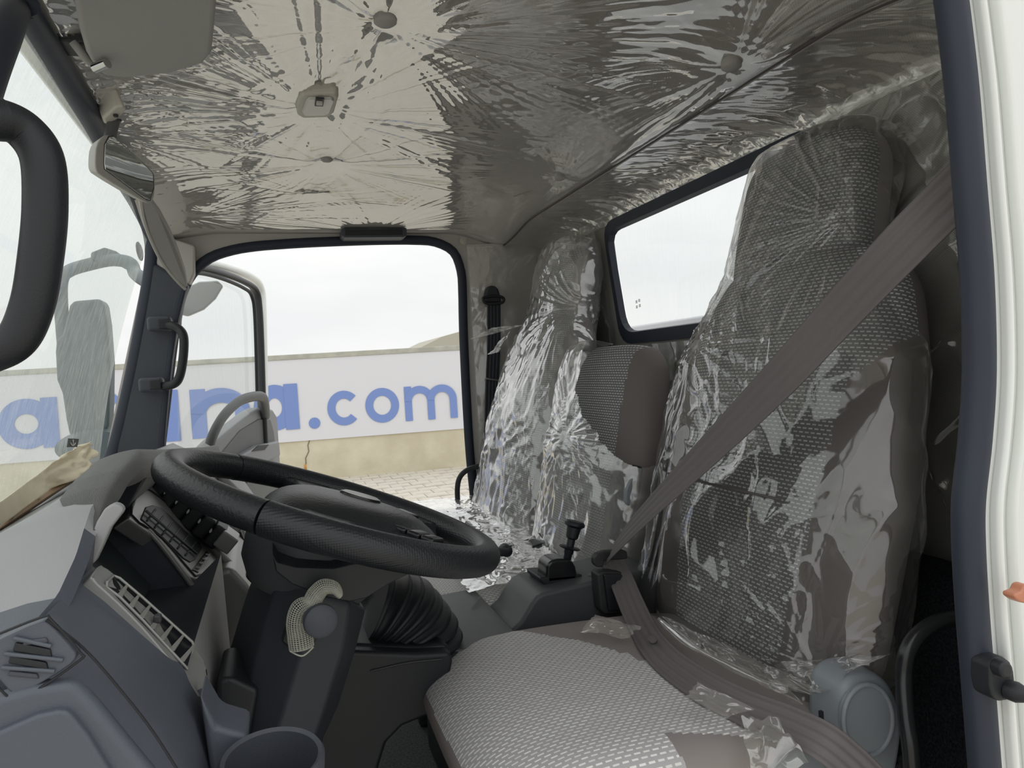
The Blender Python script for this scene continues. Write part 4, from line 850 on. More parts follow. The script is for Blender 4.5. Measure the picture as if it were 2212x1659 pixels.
A = [BX(a, b_) for a, b_ in ((1180, 1262), (1182, 1222), (1190, 1212), (1204, 1208), (1226, 1208), (1238, 1214), (1244, 1224), (1250, 1254))]; prism('body', A, [p+np.array([0, .05, 0]) for p in A], 'black_gloss', hb, .006, 4)
L0, L1 = P(1222, 1222, Y=1.225), P(1242, 1130, Y=1.225)
ax = (L1-L0); ln = np.linalg.norm(ax); ax /= ln
lathe('shaft', L0, ax, [(0, 0), (.0075, 0), (.0075, .022), (.009, .024), (.009, ln*.44), (.0075, ln*.46), (.0075, ln*.62), (.0115, ln*.66), (.0135, ln*.90), (0, ln*.90)], 'black', hb, seg=28)
lathe('flange', L0+ax*ln*.40, ax, [(0, 0), (.018, 0), (.021, .002), (.018, .004), (0, .004)], 'black', hb)
lathe('knob', L0+ax*ln*.90, ax, [(0, 0), (.014, 0), (.0195, .004), (.0195, .008), (.016, .012), (.008, .011), (0, .0125)], 'black', hb)

# ================================================================== SEATS
def pad(path, yc, hw, ht, e=3.0, nu=64, nv=70, endk=7, ycf=None):
    c = np.array(smoothpath([(a, 0, b_) for a, b_ in path], 16)); s = np.concatenate([[0], np.cumsum(np.linalg.norm(np.diff(c, axis=0), axis=1))])
    v = np.linspace(0, 1, nv); vv = .5-.5*np.cos(v*math.pi); vv = .35*vv+.65*v
    X = np.interp(vv*s[-1], s, c[:, 0]); Z = np.interp(vv*s[-1], s, c[:, 2]); tx, tz = np.gradient(X), np.gradient(Z); l = np.hypot(tx, tz); tx /= l; tz /= l
    ek = (1-np.abs(2*vv-1)**endk)**(1/endk); ek = np.maximum(ek, .02)
    H = np.array([hw(t) if callable(hw) else hw for t in vv])*(.55+.45*ek) * np.where(ek < .9, ek/.9, 1)**.25; T = np.array([ht(t) if callable(ht) else ht for t in vv])*ek
    Yc = np.array([ycf(t) if ycf else yc for t in vv]); th = np.linspace(0, 2*math.pi, nu, endpoint=False)
    cy = np.sign(np.cos(th))*np.abs(np.cos(th))**(2/e); sn = np.sign(np.sin(th))*np.abs(np.sin(th))**(2/e)
    V = np.zeros((nv, nu, 3)); V[..., 0] = X[:, None]-tz[:, None]*T[:, None]*sn; V[..., 2] = Z[:, None]+tx[:, None]*T[:, None]*sn; V[..., 1] = Yc[:, None]+H[:, None]*cy
    N = np.zeros_like(V); N[..., 0] = -tz[:, None]*np.sign(sn)*np.abs(sn)**.7; N[..., 2] = tx[:, None]*np.sign(sn)*np.abs(sn)**.7; N[..., 1] = (cy*np.abs(cy)**.7)
    N /= np.linalg.norm(N, axis=-1, keepdims=True)+1e-9
    uv = np.stack([V[..., 1]-T[:, None]*(1-np.abs(sn))*np.sign(cy)*-1, np.broadcast_to((vv*s[-1])[:, None], V.shape[:2])], -1)
    return V, N, uv, th, vv
def cloth_pad(parent, nm, V, uv, th, isfab, m1='fabric', m2='taupe', close=True):
    nv, nu = V.shape[:2]; fab = np.zeros((nv-1, nu), bool)
    ctr = (V[:-1]+np.roll(V, -1, 1)[:-1]+V[1:]+np.roll(V, -1, 1)[1:])/4; front = np.sin(th+math.pi/nu)[None, :] > .0
    fab = isfab(ctr) & np.broadcast_to(front, ctr.shape[:2])
    a = fastgrid(nm, V, m2, parent, wrap=True, keep=~fab, uv=uv); b_ = fastgrid('fabric_panel', V+0, m1, parent, wrap=True, keep=fab, uv=uv); return a, b_
def seat_back(parent, path, yc, hw, ht, isfab, nm='backrest', **k):
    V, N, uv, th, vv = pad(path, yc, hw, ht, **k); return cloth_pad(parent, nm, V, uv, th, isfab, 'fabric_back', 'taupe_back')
ds = empty('driver_seat', (.5, .93, 1.3), 'large driver seat with woven dash-pattern fabric and taupe bolsters', 'seat')
dpath = [(.675, 1.49), (.715, 1.66), (.765, 1.86), (.82, 2.03), (.855, 2.14)]
hwD = lambda t: np.interp(t, [0, .15, .5, .75, .9, 1], [.225, .25, .265, .245, .215, .18])
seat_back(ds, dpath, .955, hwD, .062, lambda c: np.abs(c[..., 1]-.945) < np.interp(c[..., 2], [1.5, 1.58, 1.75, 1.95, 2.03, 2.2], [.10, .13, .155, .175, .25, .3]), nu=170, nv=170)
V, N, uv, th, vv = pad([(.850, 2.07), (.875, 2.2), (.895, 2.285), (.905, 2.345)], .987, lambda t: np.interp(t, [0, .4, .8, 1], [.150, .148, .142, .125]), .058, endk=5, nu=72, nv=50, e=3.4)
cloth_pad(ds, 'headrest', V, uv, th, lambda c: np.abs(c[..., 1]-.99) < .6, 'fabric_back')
tube('seam', [(.655-.012, y, 1.795+.01*abs(y-.95)) for y in np.linspace(.80, 1.09, 8)], .002, 'taupe_dark', ds)
tube('headrest_seam', [(.800, y, 2.105-.03*((y-.98)/.15)**2) for y in np.linspace(.84, 1.12, 8)], .002, 'taupe_dark', ds)
cpath = [(.185, 1.478), (.25, 1.495), (.40, 1.497), (.68, 1.488)]
V, N, uv, th, vv = pad(cpath, .895, lambda t: np.interp(t, [0, .08, .3, 1], [.20, .222, .23, .235]), lambda t: np.interp(t, [0, .5, 1], [.085, .078, .07]), endk=5, nu=200, nv=190, e=3.6)
edge = np.abs(V[..., 1]-.895)/.23; V[..., 2] += .010*ss((edge-.55)/.4)*(np.sin(th)[None, :] > 0)*ss((V[..., 0]-.2)/.1)
uvc = np.stack([V[..., 0], V[..., 1]], -1)
cloth_pad(ds, 'seat_cushion', V, uvc, th, lambda c: (c[..., 1] > np.where(c[..., 0] < .398-.05*np.abs(c[..., 1]-.67), .66, .708-.3*(c[..., 0]-.41))) & (c[..., 1] < np.interp(c[..., 0], [.2, .335, .36, .42, .48, .52], [1.115, 1.112, 1.07, .995, .88, .70])) & (c[..., 2] > 1.542))
for yy_, sg in ((.895+.2, 1),): pass
tube('cushion_seam', [(.205, .70, 1.535), (.19, .80, 1.538), (.187, .9, 1.54), (.19, 1.0, 1.538), (.205, 1.08, 1.535)], .0022, 'taupe_dark', ds)
A = [P(a, b_, Y=.86) for a, b_ in ((1000, 1560), (1650, 1560), (1650, 1900), (1000, 1900))]
box('seat_base', (.45, .895, 1.26), (.42, .36, .32), 'black', ds, bev=.01)
box('side_rail', (.47, .69, 1.43), (.34, .03, .05), 'cushion_grey', ds, bev=.008)
# recliner cover
rc = empty('recliner_cover', P(1855, 1560, Y=.66), 'rounded blue-grey plastic recliner cover beside the driver cushion', 'cover')
RP = lambda a, b_, Y=.665: P(a, b_, Y=Y)
o1 = [(1800, 1490), (1812, 1462), (1835, 1446), (1865, 1440), (1895, 1448), (1920, 1475), (1936, 1520), (1942, 1570), (1936, 1625), (1925, 1680), (1880, 1730), (1820, 1720), (1800, 1640), (1797, 1560)]
A = chaikin([RP(a, b_) for a, b_ in o1], 2); c0 = np.mean(A, axis=0)
prism('shell', [c0+(p-c0)*.93+np.array([0, -.012, 0]) for p in A], [p+np.array([0, .045, 0]) for p in A], 'cushion_grey', rc, .012, 5)
A = [RP(1872+53*math.cos(t)+3, 1555+76*math.sin(t), .648) for t in np.linspace(0, 2*math.pi, 40, endpoint=False)]; prism('disc', A, [p+np.array([0, .01, 0]) for p in A], 'cushion_grey', rc, .003, 3)
tube('disc_rim', A, .0028, 'cushion_grey', rc, closed=True, n_=0)
A = [RP(a, b_, .655) for a, b_ in ((1640, 1700), (1700, 1640), (1755, 1590), (1790, 1600), (1800, 1640), (1740, 1760))]; prism('lever', A, [p+np.array([0, .025, 0]) for p in A], 'cushion_grey', rc, .008, 4)
box('slot', RP(1774, 1548, .660), (.004, .004, .013), 'black', rc, bev=0)
# middle seat
ms = empty('middle_seat', (.5, 1.49, 1.3), 'short middle seat with rounded top, half covered in plastic', 'seat')
mp_ = [(.665, 1.50), (.70, 1.66), (.745, 1.84), (.785, 2.03)]
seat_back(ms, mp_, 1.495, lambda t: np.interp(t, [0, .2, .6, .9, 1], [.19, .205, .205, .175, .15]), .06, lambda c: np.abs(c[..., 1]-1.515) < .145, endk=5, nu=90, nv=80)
V, N, uv, th, vv = pad([(.27, 1.475), (.36, 1.490), (.66, 1.483)], 1.485, .19, .072, endk=5, nu=70, nv=60, e=4)
cloth_pad(ms, 'seat_cushion', V, np.stack([V[..., 0], V[..., 1]], -1), th, lambda c: c[..., 2] > 1.515)
box('seat_base', (.47, 1.485, 1.26), (.36, .34, .3), 'black', ms, bev=.01)
A = [P(a, b_, Y=1.285) for a, b_ in ((1345, 1030), (1372, 1005), (1392, 1010), (1380, 1080), (1362, 1140), (1340, 1180), (1328, 1170), (1340, 1100))]; prism('recliner_bracket', A, [p+np.array([0, .03, 0]) for p in A], 'black', ms, .005)
A = [P(a, b_, Y=1.272) for a, b_ in ((1352, 1088), (1352, 1060), (1362, 1036), (1372, 1026), (1378, 1034), (1374, 1060), (1366, 1088), (1360, 1096))]; prism('recliner_lever', A, [p+np.array([0, .014, 0]) for p in A], 'cushion_grey', ms, .004, 3)
# passenger seat
ps = empty('passenger_seat', (.5, 2.0, 1.3), 'tall passenger seat by the open far door, fully wrapped in plastic', 'seat')
ppath = [(.665, 1.50), (.705, 1.66), (.755, 1.86), (.81, 2.03), (.845, 2.13)]
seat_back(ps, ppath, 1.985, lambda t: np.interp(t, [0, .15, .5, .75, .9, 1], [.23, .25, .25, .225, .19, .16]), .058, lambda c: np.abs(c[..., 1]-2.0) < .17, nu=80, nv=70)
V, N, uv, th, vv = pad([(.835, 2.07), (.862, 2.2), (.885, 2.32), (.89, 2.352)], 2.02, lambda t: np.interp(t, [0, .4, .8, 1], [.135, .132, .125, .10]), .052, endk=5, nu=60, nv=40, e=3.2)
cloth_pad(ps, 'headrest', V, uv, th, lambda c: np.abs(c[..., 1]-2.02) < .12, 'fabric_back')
V, N, uv, th, vv = pad([(.27, 1.475), (.36, 1.490), (.66, 1.483)], 2.0, .31, .072, endk=5, nu=80, nv=60, e=4)
cloth_pad(ps, 'seat_cushion', V, np.stack([V[..., 0], V[..., 1]], -1), th, lambda c: c[..., 2] > 1.515)
box('seat_base', (.47, 2.0, 1.26), (.36, .5, .3), 'black', ps, bev=.01)

# ================================================================== BELTS, HOOPS
db2 = empty('seat_belt', P(1700, 800, Y=.72), 'wide taupe seat belt crossing in front of the driver seat', 'seat belt', 'seat belts')
D_ = [(2110, 372, .52), (2075, 405, .53), (1950, 530, .57), (1800, 690, .66), (1700, 800, .73), (1600, 903, .82), (1500, 1003, .92), (1420, 1082, 1.0), (1350, 1156, 1.09), (1318, 1196, 1.16)]
pp_ = [P(a, b_, Y=y) for a, b_, y in D_]; rs = []
for i, p in enumerate(pp_):
    t = pp_[min(i+1, len(pp_)-1)]-pp_[max(i-1, 0)]; t /= np.linalg.norm(t); v = p-EYE; v /= np.linalg.norm(v)
    n_ = -v+np.array([-.25, 0, .15]) ; s = np.cross(t, n_); s /= np.linalg.norm(s); k = i/(len(pp_)-1)
    tw_ = np.interp(k, [0, .5, .8, 1], [0, .15, .75, 1.0]); s = s*math.cos(tw_)+np.cross(t, s)*math.sin(tw_); rs.append((p, s))
ribbon('shoulder_strap', rs, .050, 'belt', db2)
L_ = [(1316, 1200, 1.165), (1335, 1235, 1.145), (1362, 1300, 1.07), (1385, 1350, 1.0), (1410, 1392, .91), (1450, 1434, .84), (1520, 1482, .765), (1600, 1524, .71), (1700, 1563, .655), (1780, 1602, .615), (1840, 1650, .60), (1890, 1700, .59)]
pp_ = [P(a, b_, Y=y) for a, b_, y in L_]; rs = []
for i, p in enumerate(pp_):
    t = pp_[min(i+1, len(pp_)-1)]-pp_[max(i-1, 0)]; t /= np.linalg.norm(t); v = p-EYE; v /= np.linalg.norm(v)
    n_ = np.array([-.45, -.25, .85])*(.8)+(-v)*.7; s = np.cross(t, n_); s /= np.linalg.norm(s); rs.append((p, s))
ribbon('lap_strap', rs, .042, 'belt', db2)
lathe('button', P(1410, 1381, Y=.903), (-.4, -.6, .7), [(0, -.003), (.0065, -.003), (.0065, .002), (.005, .003), (0, .003)], 'taupe_dark', db2, seg=24)
bk = [P(a, b_, Y=1.15) for a, b_ in ((1283, 1205), (1290, 1196), (1305, 1191), (1345, 1187), (1356, 1192), (1356, 1208), (1306, 1212), (1304, 1226), (1290, 1226), (1283, 1218))]; prism('tongue', bk, [p+np.array([0, .014, 0]) for p in bk], 'dark_grey', db2, .003, 3)
bu = empty('belt_buckle', P(1320, 1290, Y=1.14), 'black seat belt buckle box beside the driver cushion', 'buckle')
A = [P(a, b_, Y=1.135) for a, b_ in ((1290, 1240), (1300, 1236), (1345, 1236), (1360, 1320), (1350, 1326), (1306, 1328), (1298, 1318))]; prism('case', A, [p+np.array([0, .03, 0]) for p in A], 'dark_grey', bu, .004, 3)
A = [P(a, b_, Y=1.128) for a, b_ in ((1305, 1241), (1345, 1241), (1358, 1318), (1316, 1322))]; prism('release_face', A, [p+np.array([0, .01, 0]) for p in A], 'black', bu, .003, 3)
pbt = empty('seat_belt', P(1065, 700, Y=2.35), 'dark seat belt hanging on the far rear pillar', 'seat belt', 'seat belts')
A = [P(a, b_, Y=2.33) for a, b_ in ((1050, 632), (1053, 621), (1060, 616), (1070, 617), (1077, 624), (1082, 640), (1084, 652), (1048, 652))]; prism('anchor_cover', A, [p+np.array([0, .03, 0]) for p in A], 'belt_dark', pbt, .008, 4)
tube('guide_ring', [P(a, b_, Y=2.325) for a, b_ in ((1044, 644), (1060, 640), (1078, 640), (1088, 645), (1084, 654), (1062, 656), (1048, 654))], .005, 'black', pbt, closed=True)
ribbon('strap', [(P(1067, 652, Y=2.34), (-1, 0, .05)), (P(1067, 740, Y=2.35), (-1, 0, .05)), (P(1064, 818, Y=2.35), (-1, 0, .05)), (P(1062, 900, Y=2.35), (-1, .1, .05)), (P(1060, 1010, Y=2.35), (-1, .1, .05))], .048, 'belt_dark', pbt)
tube('web_stop', [P(1050, 817, Y=2.335), P(1058, 819, Y=2.335), P(1078, 822, Y=2.335)], .0035, 'steel', pbt)
lb = empty('lap_belt', P(1120, 1180, X=.55), 'twisted dark lap belts lying between the two far seats', 'seat belt', 'seat belts')
LP_ = lambda a, b_, z=1.578: P(a, b_, Z=z)
ribbon('black_strap', [(LP_(1072, 1198), (0, .2, 1)), (LP_(1088, 1188), (.6, .3, .6)), (LP_(1108, 1180), (1, .4, .1)), (LP_(1140, 1166), (1, .3, .2)), (LP_(1165, 1160), (.8, .2, .6)), (LP_(1190, 1150, 1.59), (.2, 0, 1))], .022, 'black', lb)
ribbon('taupe_strap', [(LP_(1172, 1150, 1.60), (1, .5, 0)), (LP_(1190, 1172, 1.585), (1, .5, 0)), (LP_(1210, 1195, 1.58), (1, .5, 0)), (LP_(1240, 1215, 1.575), (1, .5, 0))], .03, 'belt', lb)
prism('buckle', [LP_(a, b_, 1.583) for a, b_ in ((1140, 1166), (1160, 1160), (1176, 1158), (1180, 1170), (1150, 1180))], [LP_(a, b_, 1.583)-np.array([0, 0, .012]) for a, b_ in ((1140, 1166), (1160, 1160), (1176, 1158), (1180, 1170), (1150, 1180))], 'black', lb, .003)
hf = tube('grab_hoop', [P(1062, 1002, Y=2.28), P(1040, 1006, Y=2.28), P(1012, 1014, Y=2.28), P(994, 1030, Y=2.28), P(988, 1056, Y=2.28), P(990, 1100, Y=2.28), P(993, 1150, Y=2.28)], .0088, 'black'); tag(hf, 'thin black hoop by the passenger seat and the far door', 'hoop', 'seat side hoops')
hn = tube('grab_hoop', [P(2100, 1332, Y=.62), P(2062, 1336, Y=.62), P(2020, 1346, Y=.62), P(1982, 1374, Y=.62), P(1960, 1412, Y=.62), P(1953, 1460, Y=.62), P(1957, 1540, Y=.61), P(1968, 1620, Y=.60), P(1975, 1720, Y=.6)], .0092, 'black_gloss', seg=20, n_=10); tag(hn, 'black tubular hoop beside the recliner cover at lower right', 'hoop', 'seat side hoops')
# ================================================================== PLASTIC FILMS
def filmobj(name, V, m, label, **k):
    q = fastgrid(name, V, m, **k); tag(q, label, 'plastic film', 'protective plastic films'); q['kind'] = 'thing'; return q
# headliner film: taut sheet with pleats running out of each button
AN = [(cp(832, 44), .42, 1.25), (cp(706, 343), .32, 1.), (cp(680, 411), .2, .8), (cp(1580, 142), .26, 1.0), (cp(1209, 384), .24, .6), (cp(690, 225), .36, 1.1), (P(250, 250, X=-.25), .22, 1.), (P(808, 500, Y=2.32), .28, 1.2), (cp(210, 146), .15, 1.), (P(410, 490, Y=2.2), .3, .9)]
ny, nx = 520, 330
yy = np.linspace(.50, 2.325, ny)[:, None]; tt = np.linspace(0, 1, nx)[None, :]; x = (xh(yy)+.012)*(1-tt)+.79*tt; y = yy+0*x
h = .0010*perlin(x*4, y*4, 3.)+.00012*perlin(x*13, y*13, 5.)
for i, (a, Rf, st_) in enumerate(AN):
    dx, dy = x-a[0], y-a[1]; r_ = np.hypot(dx, dy)+1e-4; c, s = dx/r_, dy/r_
    env = np.exp(-(r_/Rf)**2)*ss(r_/.02)
    lo = perlin(c*2.2+i*7.3, s*2.2+i*3.1, .5*r_); act = ss((lo+.15)/.5)
    for k, am in ((9, .085), (24, .12), (50, .045)):
        q = perlin(c*k/2+i*11, s*k/2+i*5, r_*.15+k); q = (1-2.2*np.abs(q))*.8 if k == 24 else q
        h = h+st_*am*r_/(k/3.)*q*env*(.35+.65*act)
    h = h-.006*np.exp(-(r_/.05)**2)*-1
rd_ = 0
for (a, c_) in ((AN[0][0], AN[5][0]), (AN[5][0], AN[1][0]), (AN[1][0], AN[2][0])):   # crumpled ridges between neighbouring fixings
    ab = c_-a; L_ = np.hypot(ab[0], ab[1]); t = np.clip(((x-a[0])*ab[0]+(y-a[1])*ab[1])/L_**2, 0, 1); d_ = np.hypot(x-a[0]-ab[0]*t, y-a[1]-ab[1]*t)
    h = h+.0022*crumple(x*13, y*13, 2., 2)*np.exp(-(d_/.03)**2)
ed = np.minimum(np.minimum(y-.5, 2.325-y), np.minimum(x-xh(y), .79-x)); h = h*ss(ed/.04+.2)
frn = ss((-.08-x)/.15); h = h+.0012*crumple(x*7, y*4, 9., 3)*frn
Z = zc(x, y)-.009+.004*ss((.03-ed)/.03)-.008*ss(ed/.25)+h
cf = filmobj('plastic_film', np.stack([x, y, Z], -1), 'film_ceiling', 'clear pleated plastic film stretched over the whole headliner')
# ruffled film along the rear seam and over the sloping strip
ny, nx = 620, 50
yy = np.linspace(.50, 2.40, ny)[:, None]; tb = np.linspace(0, 1, nx)[None, :]
sx = .795+.150*np.sin(tb*math.pi/2)+0*yy; sz = zc(.795, yy)*(1-tb)+2.40*tb+.012*np.sin(tb*math.pi); y = yy+0*sx
r1 = crumple(y*13+tb*1.6, tb*1.3+0*y, 0, 4, 3.); h = -.010+.007*r1*np.sin(np.clip(tb, 0, 1)*math.pi*.9+.15)
filmobj('plastic_film', np.stack([sx+h*.7, y, sz-.006+h*.7], -1), 'film_wall', 'ruffled plastic film strip along the rear roof seam above the back window')
# film on the rear wall around the window
def wallfilm(y0, y1, z0, z1, n1, n2, label, seed, amp=.006, hole=True, fx=9, fz=5, sh=1.):
    yv = np.linspace(y0, y1, n1)[:, None]; zv = np.linspace(z0, z1, n2)[None, :]; Y, Zz = yv+0*zv, zv+0*yv
    s_ = crumple((Y+Zz*sh)*fx, (Zz-Y*sh*.4)*fz, seed, 4, seed)*amp+.010*perlin(Y*3, Zz*3, seed)
    rg = np.maximum(0, 1-np.abs(perlin((Y+Zz*sh)*6+seed, (Zz-Y)*1.6, seed))*4.5)**2+.6*np.maximum(0, 1-np.abs(perlin((Y-Zz*.5)*10+seed, (Zz+Y)*2.5, seed+3))*5)**2
    X = .938+s_*.6-.012-rg*.010
    keep = None
    if hole:
        ky, kz = Y[:-1, :-1], Zz[:-1, :-1]; ins = (kz > 2.035) & (kz < 2.405) & (ky > 1.0-(kz-2.4)*.2) & (ky < 1.895+(kz-2.4)*.2); keep = ~ins
    return filmobj('plastic_film', np.stack([np.minimum(X, .948), Y, Zz], -1), 'film_wall', label, keep=keep)
wallfilm(.47, 1.35, 1.64, 2.41, 260, 230, 'loose shiny plastic film on the rear wall behind the driver seat', 4., .009, True, 6, 2.5, 1.2)
wallfilm(1.35, 2.38, 1.64, 2.41, 240, 190, 'plastic film on the rear wall behind the middle and passenger seats', 8., .006, True, 8, 4, .4)
# film on the far rear pillar, pleats running from the belt anchor
zv = np.linspace(1.15, 2.42, 260)[:, None]; xv = np.linspace(.665, .93, 90)[None, :]; X, Zz = xv+0*zv, zv+0*xv; a = P(1066, 636, Y=2.35)
dx, dz = X-a[0], Zz-a[2]; r_ = np.hypot(dx, dz)+1e-4; h = .03*r_/3*perlin(dx/r_*6, dz/r_*6, 1.)*np.exp(-(r_/.35)**2)+.02*r_/3*(1-2*np.abs(perlin(dx/r_*9, dz/r_*9, 4.)))*np.exp(-(r_/.3)**2)+.003*crumple(X*10, Zz*5, 3., 3)
filmobj('plastic_film', np.stack([X, 2.372-.02*np.sin(np.pi*np.clip((X-.65)/.3, 0, 1))+h, Zz], -1), 'film_wall', 'plastic film on the far rear pillar fanning out from the belt anchor')
# loose bags over the seats
def bag(path, yc, hw, ht, label, m, seed, vf=5., hf=16., amp=.008, nu=300, nv=330, keep=None, knots=(), ycf=None, e=2.6, hem=.0, endk=9, sharp=False):
    V, N, uv, th, vv = pad(path, yc, hw, ht, e=e, nu=nu, nv=nv, endk=endk, ycf=ycf)
    Y, Z = V[..., 1]+0, V[..., 2]+0; X = V[..., 0]+0
    a1 = crumple(Y*hf*.5, Z*vf*.5, X*6+seed, 4, seed); a2 = crumple(Y*hf, Z*hf*.7, X*9+seed, 3, seed+4); reg = ss((perlin(Y*4, Z*4, seed)+.25)/.5)
    h = amp*(a1*.8+.35)+amp*.6*a2*reg
    for kx, kz, rad, am in knots:
        dy, dz = Y-kx, Z-kz; r_ = np.hypot(dy, dz)+1e-4; h = h+am*r_*(1-2*np.abs(perlin(dy/r_*5+seed, dz/r_*5, seed)))*np.exp(-(r_/rad)**2)
    if sharp:
        rid = lambda f1, f2, o_: np.maximum(0, 1-np.abs(perlin(Y*f1+o_+perlin(Y*5, Z*5, seed)*1.2, Z*f2, X*6+seed+o_))*3.2)**2
        zz_ = 1-.75*ss((Z-2.10)/.08)*(1-ss((.90-Y)/.03)); h = amp*zz_*(.75*rid(hf*.55, vf*.5, 0)+.45*rid(hf*1.1, vf, 7.)+.25*rid(hf*1.6, hf*1.2, 3.)*reg)+.006*perlin(Y*4, Z*2.5, seed)*zz_
        for kx, kz, rad, am in knots:
            dy, dz = Y-kx, Z-kz; r_ = np.hypot(dy, dz)+1e-4; h = h+am*r_*np.maximum(0, 1-np.abs(perlin(dy/r_*5+seed, dz/r_*5, seed))*2.5)**1.5*np.exp(-(r_/rad)**2)
    h = np.maximum(h, -.004)
    V = V+N*h[..., None]
    V[..., 2] += (hem*perlin(Y*9, seed, 0)*np.exp(-((V[..., 2]-V[..., 2].min())/.04)**2))
    kp = None
    if keep is not None: kp = keep(V)[:-1, :]
    return filmobj('plastic_film', V, m, label, wrap=True, keep=kp)
fpath = [(.640, 1.50), (.690, 1.62), (.735, 1.80), (.785, 1.97), (.845, 2.12), (.875, 2.22), (.895, 2.29), (.906, 2.355)]
bag(fpath, .955, lambda t: np.interp(t, [0, .1, .35, .55, .68, .74, .85, 1], [.26, .275, .282, .262, .195, .158, .158, .146]), lambda t: np.interp(t, [0, .15, .6, .75, 1], [.082, .080, .076, .070, .066]), 'clear crinkled plastic bag over the driver backrest and headrest', 'film_seat', 2., amp=.009, sharp=True, vf=3.5, hf=17,
    keep=lambda V: ~((V[..., 0] > .96)), knots=((.845, 2.19, .13, .10), (1.12, 2.02, .16, .06), (.72, 1.60, .12, .02)), hem=.03, ycf=lambda t: np.interp(t, [0, .5, .7, .75, 1], [.945, .955, .965, .985, .987]), nu=380, nv=420)
bag([(.635, 1.49), (.675, 1.63), (.72, 1.83), (.77, 2.035)], 1.50, lambda t: np.interp(t, [0, .5, .9, 1], [.215, .225, .19, .17]), .078, 'crumpled plastic bag half pulled off the middle seat back', 'film_milky', 5., amp=.009, vf=8, hf=15,
    keep=lambda V: ~((V[..., 1] < 1.50-(2.0-V[..., 2])*.0+(0)) & (V[..., 2] > 1.835+(V[..., 1]-1.35)*.7)) , hem=.02, knots=((1.5, 1.83, .15, .08),))
bag([(.63, 1.47), (.68, 1.63), (.735, 1.86), (.80, 2.03), (.845, 2.14), (.87, 2.25), (.892, 2.365)], 2.0, lambda t: np.interp(t, [0, .2, .5, .66, .74, .85, 1], [.28, .285, .26, .215, .155, .15, .13]), lambda t: np.interp(t, [0, .6, .75, 1], [.082, .075, .066, .06]), 'milky crinkled plastic bag covering the whole passenger backrest', 'film_milky', 9., amp=.0095, vf=5, hf=15, hem=.03,
    knots=((1.85, 2.15, .15, .09),), ycf=lambda t: np.interp(t, [0, .65, .75, 1], [1.99, 2.0, 2.02, 2.02]))
# sheets over the two far cushions
yv = np.linspace(1.31, 2.30, 300)[:, None]; xv = np.linspace(.33, .66, 120)[None, :]; X, Y = xv+.02*perlin(yv*7, 3., 0)+0*yv, yv+0*xv
Zc_ = 1.572+.006*crumple(X*12, Y*8, 1., 4)+.004*perlin(X*6, Y*6, 2.)
filmobj('plastic_film', np.stack([X, Y, Zc_], -1), 'film_milky', 'wrinkled plastic sheet lying across the two far seat cushions')
def scrap(pts, label, m='film_scrap', n1=60, n2=60, amp=.01, seed=1., fr=12, group='torn plastic scraps'):
    "bilinear sheet between four corners, crumpled along its normal"
    a, b_, c, d = [np.array(p) for p in pts]; u = np.linspace(0, 1, n1)[:, None, None]; v = np.linspace(0, 1, n2)[None, :, None]
    V = (1-u)*(1-v)*a+u*(1-v)*b_+u*v*c+(1-u)*v*d; nn = np.cross(b_-a, d-a); nn /= np.linalg.norm(nn)
    eu = (u[..., 0]*(1-u[..., 0])*4)**.5; cc = crumple(V[..., 0]*fr+seed, V[..., 1]*fr, V[..., 2]*fr, 3, seed)
    V = V+nn*(amp*cc)[..., None]; jj = .15*perlin(u[..., 0]*4+seed, v[..., 0]*4, seed); V = V+(b_-a)*(jj*.6)[..., None]+(d-a)*(perlin(v[..., 0]*5+seed, u[..., 0]*4, 3)*.09)[..., None]
    q = fastgrid('plastic_scrap', V, m); tag(q, label, 'plastic scrap', group); return q
scrap([P(1478, 1500, Z=1.600), P(1502, 1470, Z=1.615), P(1625, 1528, Z=1.605), P(1560, 1550, Z=1.598)], 'small torn plastic scrap on the driver cushion below the belt', amp=.004, seed=2.)
scrap([P(1600, 1540, Y=.67), P(1670, 1545, Y=.65), P(1755, 1640, Y=.60), P(1630, 1700, Y=.62)], 'large crumpled plastic scrap by the cushion corner near the recliner cover', amp=.010, seed=5., fr=12)
scrap([P(1250, 1358, Z=1.592), P(1285, 1325, Z=1.605), P(1385, 1350, Z=1.60), P(1350, 1375, Z=1.592)], 'flat plastic scrap behind the cushion under the belt buckle', amp=.004, seed=7.)
tube('film_roll', [P(1424, 1338, Z=1.600), P(1490, 1392, Z=1.603), P(1580, 1440, Z=1.603), P(1660, 1478, Z=1.603), P(1700, 1490, Z=1.603)], lambda t: .003+.003*math.sin(t*9)**2, 'film_seat', seg=16)
q = SC.objects['film_roll']; tag(q, 'rolled transparent hem along the foot of the driver backrest', 'plastic film', 'protective plastic films')
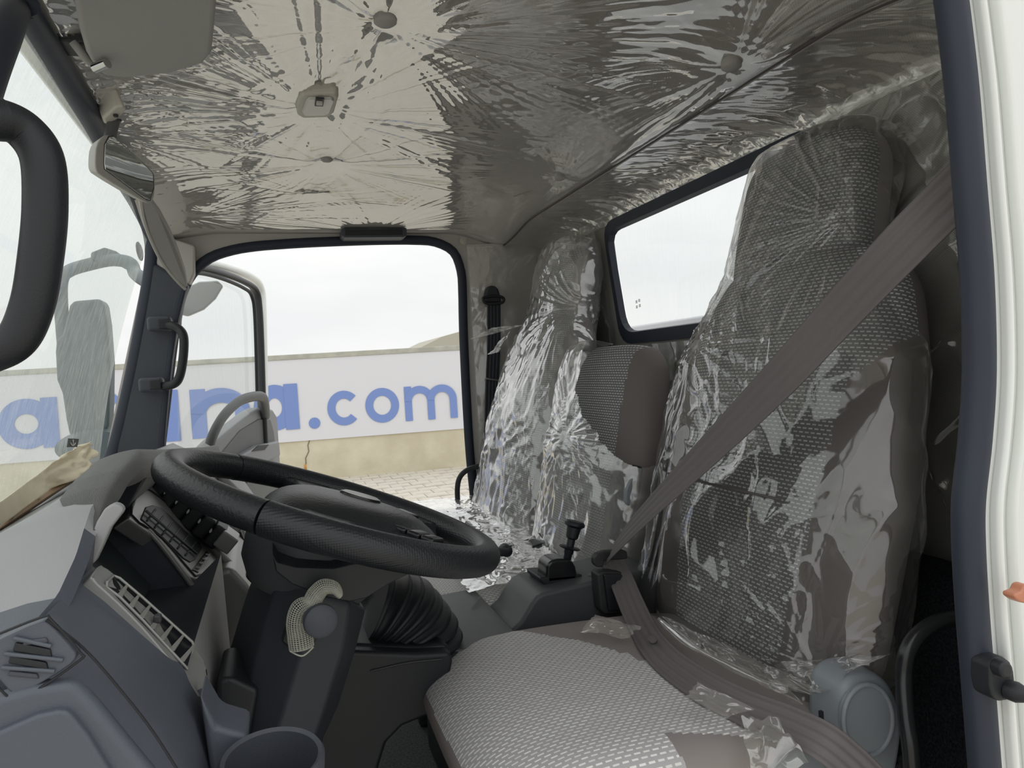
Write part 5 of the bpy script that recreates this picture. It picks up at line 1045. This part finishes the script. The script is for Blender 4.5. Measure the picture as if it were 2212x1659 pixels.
scrap([P(1425, 1350, Z=1.600), P(1432, 1325, Z=1.612), P(1760, 1480, Z=1.612), P(1700, 1505, Z=1.600)], 'shiny plastic hem gathered where the driver backrest meets the cushion', 'film_hem', amp=.009, seed=9., n1=50, n2=160, fr=15)
scrap([P(1640, 1460, Y=.78), P(1700, 1420, Y=.74), P(1900, 1400, Y=.64), P(1750, 1490, Y=.68)], 'bright plastic hem bunched above the recliner cover', 'film_hem', amp=.013, seed=12., n1=60, n2=120, fr=13)
scrap([P(1010, 1070, X=.60), P(1060, 1065, X=.60), P(1085, 1125, X=.56), P(1005, 1125, X=.56)], 'yellowish plastic bunch beside the passenger cushion and the thin hoop', 'film_milky', amp=.018, seed=15., fr=18)
scrap([P(1008, 735, Y=2.25), P(1060, 708, Y=2.2), P(1135, 700, Y=2.12), P(1060, 722, Y=2.2)], 'thin plastic tail sticking out from the passenger seat over the belt', amp=.006, seed=17., n1=40, n2=50)
scrap([P(1050, 765, Y=2.25), P(1080, 735, Y=2.2), P(1100, 715, Y=2.15), P(1075, 760, Y=2.2)], 'short plastic tail hanging below the thin one on the far belt', amp=.006, seed=18., n1=30, n2=40)
scrap([P(1940, 1640, Y=.80), P(1990, 1610, Y=.85), P(2070, 1640, Y=.85), P(1990, 1720, Y=.80)], 'torn plastic scrap on the floor behind the near hoop', amp=.010, seed=21.)
scrap([P(1010, 1335, Y=1.2), P(1040, 1290, Y=1.25), P(1050, 1290, Y=1.27), P(1020, 1340, Y=1.22)], 'narrow plastic corner between middle cushion and console', amp=.004, seed=23., n1=30, n2=20)
scrap([P(1575, 640, X=.80), P(1600, 590, X=.80), P(1660, 700, X=.77), P(1620, 760, X=.76)], 'gathered plastic fold at the left shoulder of the driver seat', amp=.008, seed=25., n1=50, n2=60)
tube('film_fold', [P(1600, 650, X=.77), P(1612, 700, X=.765), P(1640, 745, X=.76), P(1672, 752, X=.76), P(1690, 740, X=.76)], .0025, 'film_milky'); q = bpy.context.scene.objects['film_fold']; tag(q, 'curled fold of plastic below the driver headrest', 'plastic film', 'protective plastic films')
# the empties stand at the base of each thing: parts keep world coordinates
for ob in list(SC.objects):
    if ob.type == 'EMPTY' and 'group_only' not in ob: ob.location = (0, 0, 0)
